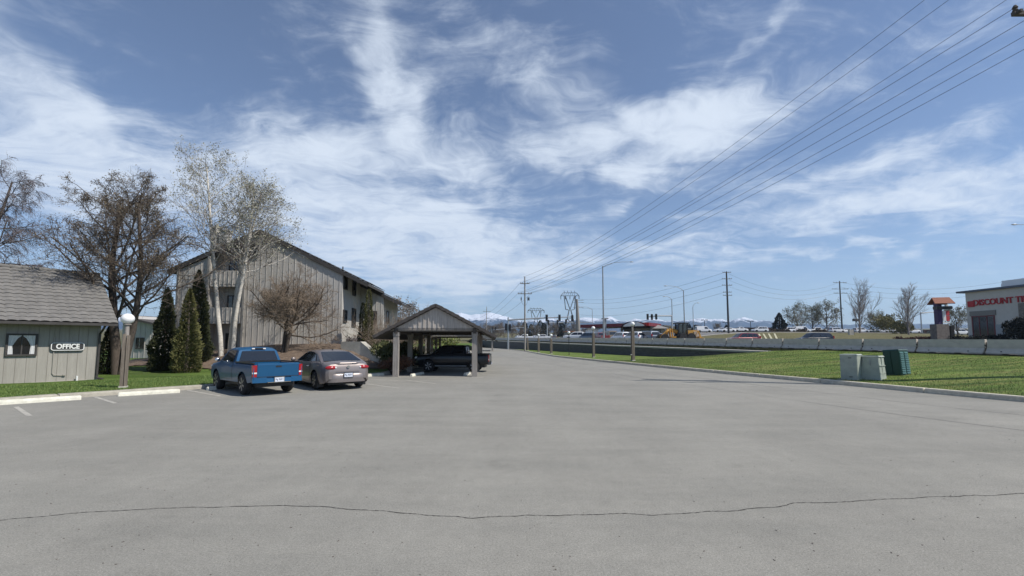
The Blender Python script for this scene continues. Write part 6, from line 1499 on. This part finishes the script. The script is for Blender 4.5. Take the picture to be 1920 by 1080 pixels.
def pylon():
    D = 62; c = atD(1762, 632, D); z0 = z_ground(c.x, c.y) - .2; root = empty('pylon_sign', (c.x, c.y, z0)); tag(root, 'purple pylon sign with a little orange tiled roof and white and red panels', 'sign')
    def Z(y): return atD(1762, y, D).z - z0
    def X_(px): return (px - 1762) / FPX * D
    pu = mat('purple_paint', (.045, .022, .085), .6); m = MB(); m.box((0, 0, (Z(570) + 1.0) / 2 + .1), (.62, .6, Z(570) - .8)); m.build('column', pu, root)
    m = MB(); m.bar((X_(1757), 0, Z(577.5)), (X_(1780), -.4, Z(577.5)), .9, .42); m.build('cross_beam', M_BLACK, root)
    r = MB(); e, t = Z(569.5), Z(557.5); A = Vector((1, -.3, 0)).normalized(); B = Vector((.3, 1, 0)).normalized(); C0 = Vector((.5, 0, 0))
    for s_ in (-1, 1): slab(r, [C0 - A * 1.15 + B * s_ * .95 + ZU * e, C0 + A * 1.15 + B * s_ * .95 + ZU * e, C0 + A * 1.0 + ZU * t, C0 - A * 1.0 + ZU * t], .12)
    r.build('roof', mat('terracotta', (.25, .09, .05), .8, var=.2, scale=6), root)
    wm = M_WHITE; rm = mat('panel_red', (.50, .06, .07), .5)
    for (a, b, y0, y1, mt) in ((1771, 1777, 571, 576, wm), (1766, 1771.5, 583, 592, wm), (1766, 1771.5, 593, 602, wm), (1772, 1778, 583, 592, rm), (1772, 1778, 593, 602, rm), (1765, 1778, 604, 606, wm)):
        m = MB(); m.box(((X_(a) + X_(b)) / 2, -.36, (Z(y0) + Z(y1)) / 2), (X_(b) - X_(a) - .02, .1, Z(y0) - Z(y1))); m.build('sign_panel', mt, root)
    m = MB(); m.box((.15, .1, Z(608) / 2), (1.75, 1.0, Z(608))); m.build('stone_base', mat('base_stone', (.16, .14, .13), .9, var=.3, scale=3), root)
    m = MB(); m.box((1.75, .1, Z(611) / 2), (.45, .5, Z(611))); m.build('dark_bollard', M_BLACK, root)
pylon()
# ring shaped sign and small box sign
def ring_sign():
    p = atD(1568.5, 582, 230); z0 = z_ground(p.x, p.y); root = empty('ring_sign', (p.x, p.y, z0)); tag(root, 'small round white ring sign on a mast left of the cross armed pole', 'sign')
    m = MB(); n = 20; H = p.z - z0; m.tube([(1.0 * math.cos(2 * PI * i / n), 0, H + 1.0 * math.sin(2 * PI * i / n)) for i in range(n + 1)], .34, 6); m.build('ring', mat('ring_blue', (.05, .08, .16), .5), root)
    m = MB(); m.tube([(0, 0, 0), (0, 0, H - 1.2)], .12, 6); m.build('mast', M_GREYP, root)
ring_sign()
p = atD(1604.5, 600, 200); z0 = z_ground(p.x, p.y); root = empty('box_sign', (p.x, p.y, z0)); tag(root, 'small dark rectangular sign left of the tall bare fan tree', 'sign'); m = MB(); m.box((0, 0, p.z - z0), (2.8, .5, 1.2)); m.build('sign_box', M_BLACK, root); m = MB(); m.tube([(0, 0, 0), (0, 0, p.z - z0)], .15, 6); m.build('sign_post', M_BLACK, root)
p = atD(1595, 618.5, 110); z0 = z_ground(p.x, p.y); root = empty('utility_box', (p.x, p.y, z0)); tag(root, 'pale utility box alone on the dry grass bank right of the black suv', 'utility box'); m = MB(); m.box((-.2, 0, .6), (.6, .5, 1.3)); m.box((.35, 0, .65), (.35, .5, 1.4)); m.build('cabinet', M_CONC, root); m = MB(); m.box((.62, 0, .6), (.06, .5, 1.2)); m.build('cable_post', M_BLACK, root)

# ------------------------------------------------------------------ yellow road grader
def grader():
    D = 72; c = atD(1279, 636, D); root = empty('road_grader', (c.x, c.y, z_ground(c.x, c.y) + .03), R(4)); root.scale = (1.04, 1.04, 1.18); tag(root, 'rusty yellow road grader with black cab driving behind the barriers', 'grader')
    ye = mat('machine_yellow', (.50, .26, .045), .55, var=.35, scale=2); S_ = D / FPX
    def X_(px): return (px - 1279) * S_
    def Z(y): return (636.5 - y) * S_
    for x, r in ((X_(1243), .62), (X_(1276), .68), (X_(1291), .68)):
        for sgn in (-1, 1): t = MB(); t.lathe([(r * .5, -.2), (r * .95, -.2), (r, -.1), (r, .1), (r * .95, .2), (r * .5, .2)], (0, 0, 0), 18, 'Y'); w = t.build('wheel', M_TYRE, root, fix=True); w.location = (x, sgn * .95, r); q = MB(); q.lathe([(.001, -.1), (r * .52, -.15), (r * .52, .15), (.001, .1)], (0, 0, 0), 12, 'Y'); q.build('rim', ye, w)
    m = MB(); m.box((X_(1294), 0, Z(623)), (X_(1306) - X_(1283), 1.15, Z(616) - Z(629))); m.hexa([Vector((X_(1299), y, Z(627))) for y in (-.5, .5)] + [Vector((X_(1305), y, Z(627))) for y in (.5, -.5)], [Vector((X_(1299), y, Z(617))) for y in (-.5, .5)] + [Vector((X_(1304), y, Z(618.5))) for y in (.5, -.5)]); m.build('engine_hood', ye, root, fix=True)
    for x in (1284, 1289): e = MB(); e.tube([(X_(x), .3, Z(616)), (X_(x), .3, Z(609))], .07, 8); e.build('exhaust_pipe', M_BLACK, root)
    c_ = MB(); x0, x1 = X_(1269), X_(1287)
    for x in (x0 + .1, (x0 + x1) / 2, x1 - .1):
        for y in (-.6, .6): c_.bar((x, y, Z(628)), (x, y, Z(606)), .12)
    c_.box(((x0 + x1) / 2, 0, Z(627)), (x1 - x0, 1.35, .5)); c_.build('cab_frame', M_BLACK, root)
    r = MB(); r.box(((x0 + x1) / 2, 0, Z(605.3)), (x1 - x0 + .35, 1.6, .16)); r.build('cab_roof', M_BLACK, root)
    g = MB(); g.box(((x0 + x1) / 2, 0, Z(615.5)), (x1 - x0 - .25, 1.15, Z(607) - Z(624))); g.build('cab_glass', M_CGLASS, root)
    b = MB(); b.tube([(X_(1270), 0, Z(619)), (X_(1262), 0, Z(616.5)), (X_(1252), 0, Z(618)), (X_(1243), 0, Z(626))], [.28, .26, .22, .25], 8); b.box((X_(1245), 0, Z(627)), (.7, 1.5, .35)); b.build('front_beam', ye, root)
    l = MB()
    for x in (X_(1254), X_(1258)): l.tube([(x, -.45, Z(613)), (x + .1, -.6, Z(629))], .09, 8); l.tube([(x, .45, Z(613)), (x + .1, .6, Z(629))], .09, 8)
    l.lathe([(.75, Z(628)), (.85, Z(628)), (.85, Z(626.5)), (.75, Z(626.5))], (X_(1258), 0, 0), 18); l.build('lift_cylinder', ye, root)
    k = MB(); k.bar((X_(1250), -1.6, Z(633)), (X_(1262), 1.6, Z(633)), .1, .65); k.build('blade', ye, root)
    f = MB(); f.bar((X_(1307), -1.0, Z(628)), (X_(1307), 1.0, Z(628)), .2, .4)
    for y in (-1, -.5, 0, .5, 1): f.bar((X_(1305), y, Z(628)), (X_(1313), y, Z(629)), .10, .16); f.bar((X_(1313), y, Z(629)), (X_(1315), y, Z(634)), .07, .09)
    f.bar((X_(1304), -.9, Z(617)), (X_(1309), -.9, Z(629)), .12, .2); f.bar((X_(1304), .9, Z(617)), (X_(1309), .9, Z(629)), .12, .2); f.build('ripper', ye, root)
    w = MB()
    for i in range(3): w.bar((X_(1298 + i * 2.3), -.60, Z(618)), (X_(1300 + i * 2.3), -.60, Z(627)), .10, .04)
    w.build('warning_stripes', M_WHITE, root)
grader()
# sloping white painted lines on the far bank, a low guard kerb
for i, (xa, xb) in enumerate(((1423, 1430), (1431, 1441), (1441, 1450), (1452, 1459))):
    a, b = atD(xa, 622, 120), atD(xb, 634, 84); a.z, b.z = z_ground(a.x, a.y) + .02, z_ground(b.x, b.y) + .02; m = MB(); d = Vector((.22, 0, 0)); pts = []
    for k in range(9): q = a.lerp(b, k / 8); q.z = z_ground(q.x, q.y) + .05; pts += [q - d, q + d]
    m.add(pts, [(2 * k, 2 * k + 1, 2 * k + 3, 2 * k + 2) for k in range(8)]); tag(m.build('bank_line', mat('bank_line', (.42, .40, .27), .9)), kind='structure')
m = MB(); pts = []
for px, D in ((1295, 118), (1340, 124), (1400, 130), (1460, 132), (1530, 138), (1600, 142), (1700, 146), (1760, 140)):
    q = atD(px, 620, D); q.z = z_ground(q.x, q.y) + .06; pts.append(q)
for k in range(len(pts) - 1):
    a, b = pts[k], pts[k + 1]; m.hexa([a, b, b + Vector((0, .35, 0)), a + Vector((0, .35, 0))], [v + ZU * .16 for v in (a, b, b + Vector((0, .35, 0)), a + Vector((0, .35, 0)))])
tag(m.build('far_lot_kerb', M_CONC), kind='structure')
m = MB(); P_ = []
for px, D in ((1295, 119), (1400, 131), (1530, 139), (1700, 147), (1800, 140)):
    q = atD(px, 620, D); P_.append(q)
for k in range(len(P_) - 1):
    a, b = P_[k], P_[k + 1]; n_ = 10
    for i in range(n_):
        for j in range(6):
            def q_(u, v): w = a.lerp(b, u); w = w + Vector((w.x * .4 * v, w.y * .4 * v, 0)) * 1.0; return Vector((w.x, w.y, z_ground(w.x, w.y) + .03))
            m.add([q_(i / n_, j / 6), q_((i + 1) / n_, j / 6), q_((i + 1) / n_, (j + 1) / 6), q_(i / n_, (j + 1) / 6)], [(0, 1, 2, 3)])
tag(m.build('far_parking_lot', M_HWY), kind='structure')

# ------------------------------------------------------------------ utility cabinets on the verge
M_PALEG = mat('pale_green_metal', (.34, .375, .32), .6, var=.16, scale=3.5, bump=.1); M_DKG = mat('dark_green_metal', (.012, .055, .042), .45)
def cab_box(cx, cy, wx, wy, H, rz, label, material, louv=False, kind=0, tilt=0.0):
    z = verge_z(cx, cy) - (.10 if louv else .05); root = empty('utility_cabinet', (cx, cy, z), rz); root.rotation_euler = (0, tilt, rz); tag(root, label, 'utility cabinet')
    m = MB(); i_ = .03
    if kind == 2: m.hexa([Vector((x, y, 0)) for x, y in ((-wx / 2 - .04, -wy / 2 - .04), (wx / 2 + .04, -wy / 2 - .04), (wx / 2 + .04, wy / 2 + .04), (-wx / 2 - .04, wy / 2 + .04))], [Vector((x, y, H)) for x, y in ((-wx / 2 + .02, -wy / 2 + .02), (wx / 2 - .02, -wy / 2 + .02), (wx / 2 - .02, wy / 2 - .02), (-wx / 2 + .02, wy / 2 - .02))])
    else: m.hexa([Vector((x, y, 0)) for x, y in ((-wx / 2, -wy / 2), (wx / 2, -wy / 2), (wx / 2, wy / 2), (-wx / 2, wy / 2))], [Vector((x, y, H - .04)) for x, y in ((-wx / 2, -wy / 2), (wx / 2, -wy / 2), (wx / 2, wy / 2), (-wx / 2, wy / 2))])
    m.build('housing', material, root, fix=True)
    l = MB(); l.hexa([Vector((x, y, H - .05)) for x, y in ((-wx / 2 - .02, -wy / 2 - .02), (wx / 2 + .02, -wy / 2 - .02), (wx / 2 + .02, wy / 2 + .02), (-wx / 2 - .02, wy / 2 + .02))], [Vector((x, y, H)) for x, y in ((-wx / 2 + .02, -wy / 2 + .02), (wx / 2 - .02, -wy / 2 + .02), (wx / 2 - .02, wy / 2 - .02), (-wx / 2 + .02, wy / 2 - .02))])
    l.build('lid', material, root, fix=True)
    pd = MB(); pd.box((0, 0, -.02), (wx + .22, wy + .22, .12)); pd.build('concrete_pad', M_CONC, root)
    for zz in (.22, H - .25): hg = MB(); hg.box((-wx / 2 + .03, -wy / 2 - .008, zz), (.03, .016, .09)); hg.build('hinge', M_GREYP, root)
    if louv:
        for c0 in (-wy / 4, wy / 4):
            v = MB()
            for k in range(10):
                zz = .14 + (H - .28) * k / 9.5; y0, y1 = c0 - wy * .19, c0 + wy * .19; x = wx / 2
                v.hexa([Vector((x, y0, zz)), Vector((x + .035, y0, zz)), Vector((x + .035, y1, zz)), Vector((x, y1, zz))], [Vector((x, y0, zz + .075)), Vector((x + .008, y0, zz + .055)), Vector((x + .008, y1, zz + .055)), Vector((x, y1, zz + .075))])
            v.build('louvre', mat('louvre_sheen_green', (.06, .14, .115), .3), root, fix=True)  # lighter green than the housing: reflected sheen painted into the slats
        for k in (-.25, .25): v = MB(); v.box((wx * k, -wy / 2 - .012, H / 2), (wx * .44, .02, H * .86)); v.build('door_panel', material, root)
    elif kind == 2:
        v = MB()
        for zz in (.30, .62): v.bar((wx / 2 + .02, -wy / 2, zz), (wx / 2 + .02, wy / 2, zz), .03, .03)
        v.bar((wx / 2 + .02, 0, .12), (wx / 2 + .0, 0, H - .05), .03, .03); v.build('rib', material, root)
        v = MB(); v.box((0, -wy / 2 - .012, H * .72), (.02, .03, .22)); v.build('handle', M_GREYP, root)
    else:
        v = MB(); v.box((wx * .1, -wy / 2 - .004, H - .16), (.12, .012, .03)); v.box((wx * .12, -wy / 2 - .004, .16), (.12, .012, .03)); v.build('label_plate', M_BLACK, root)
        v = MB(); v.box((wx / 2 - .10, -wy / 2 - .010, H * .62), (.03, .02, .12)); v.build('handle', M_GREYP, root)
    return root
# local -y faces the camera side, +x faces right into the sun
cab_box(14.62, 19.2, .60, .62, 1.12, R(-56), 'larger pale green utility cabinet nearest the kerb on the verge', M_PALEG)
cab_box(15.36, 18.95, .58, .60, 1.04, R(-58), 'smaller ribbed pale green utility cabinet leaning against the larger one', M_PALEG, kind=2)
cab_box(17.1, 19.75, .62, .66, 1.20, R(-68), 'dark green utility cabinet with louvred side to the right of the pale ones', M_DKG, True, tilt=-.07)
# flat pale slab in the grass at the right edge
p = at(1908, 680, .7); z = verge_z(p.x, p.y); root = empty('concrete_pad', (p.x, p.y, z)); tag(root, 'flat pale concrete pad set in the grass at the right edge', 'concrete pad'); m = MB(); m.box((0, 0, .02), (.9, .5, .08), .2); m.build('slab', M_CONC, root)

# ------------------------------------------------------------------ mountains
def mountains():
    prof = [(-400, 600), (0, 597), (300, 594), (600, 596), (760, 597), (840, 592), (862, 586), (880, 590), (890, 590), (900, 589.5), (909, 586), (920, 586), (933, 589), (947, 593.5), (956, 596), (966, 598), (985, 602), (1000, 600), (1010, 600), (1030, 597), (1050, 600), (1075, 599), (1090, 596.5), (1106, 595), (1125, 598), (1144, 593), (1162, 602), (1178, 602), (1190, 597), (1204, 600), (1219, 596), (1228, 598), (1248, 601), (1270, 602), (1290, 600), (1311, 596), (1331, 599), (1352, 598), (1366, 602), (1381, 598), (1394, 595), (1407, 597), (1419, 602), (1432, 600), (1449, 603), (1480, 607), (1560, 609), (1700, 607), (1800, 608), (2100, 606), (2500, 604)]
    D0 = 4300; cols = []; px = -400
    while px <= 2500: cols.append(px); px += 4
    rows = [0, .08, .17, .27, .38, .5, .6, .7, .78, .86, .93, 1.0, 1.12, 1.3]
    m = MB(); vs = []
    for px in cols:
        yt = lerp_prof(prof, px) + (noise.noise(Vector((px * .07, 0, 3))) * 1.6 + noise.noise(Vector((px * .21, 5, 3))) * .9)
        top = atD(px, yt, D0); base = z_ground(atD(px, 620, 3300).x, 3300) - 6
        for r in rows:
            D = 3400 + (D0 - 3400) * r; x = top.x * D / D0
            h = r ** 1.25 if r <= 1 else 1 - (r - 1) * .5
            nz = (1 - abs(noise.noise(Vector((x * .006, D * .004, 1)))) * 2) * .10 * math.sin(min(1, r) * PI) + noise.noise(Vector((x * .02, D * .012, 2))) * .07 * math.sin(min(1, r) * PI)
            vs.append((x, D, base + (top.z - base) * (h + nz)))
    n = len(rows); m.add(vs, [(i * n + j, i * n + j + 1, (i + 1) * n + j + 1, (i + 1) * n + j) for i in range(len(cols) - 1) for j in range(n - 1)])
    tag(m.build('mountains', mountain_mat(), fix=True), kind='structure')
mountains()
# ------------------------------------------------------------------ air
def haze():
    m = MB(); m.box((0, 2400, 152), (26000, 5600, 324)); hm = bpy.data.materials.new('haze'); hm.use_nodes = True; N = hm.node_tree.nodes; N.clear()
    out = N.new('ShaderNodeOutputMaterial'); v = N.new('ShaderNodeVolumePrincipled'); v.inputs['Color'].default_value = (.60, .77, 1.0, 1); v.inputs['Density'].default_value = HAZE; v.inputs['Anisotropy'].default_value = .2
    hm.node_tree.links.new(v.outputs[0], out.inputs['Volume']); o = m.build('haze', hm); tag(o, kind='stuff')
HAZE = 1.5e-4
haze()
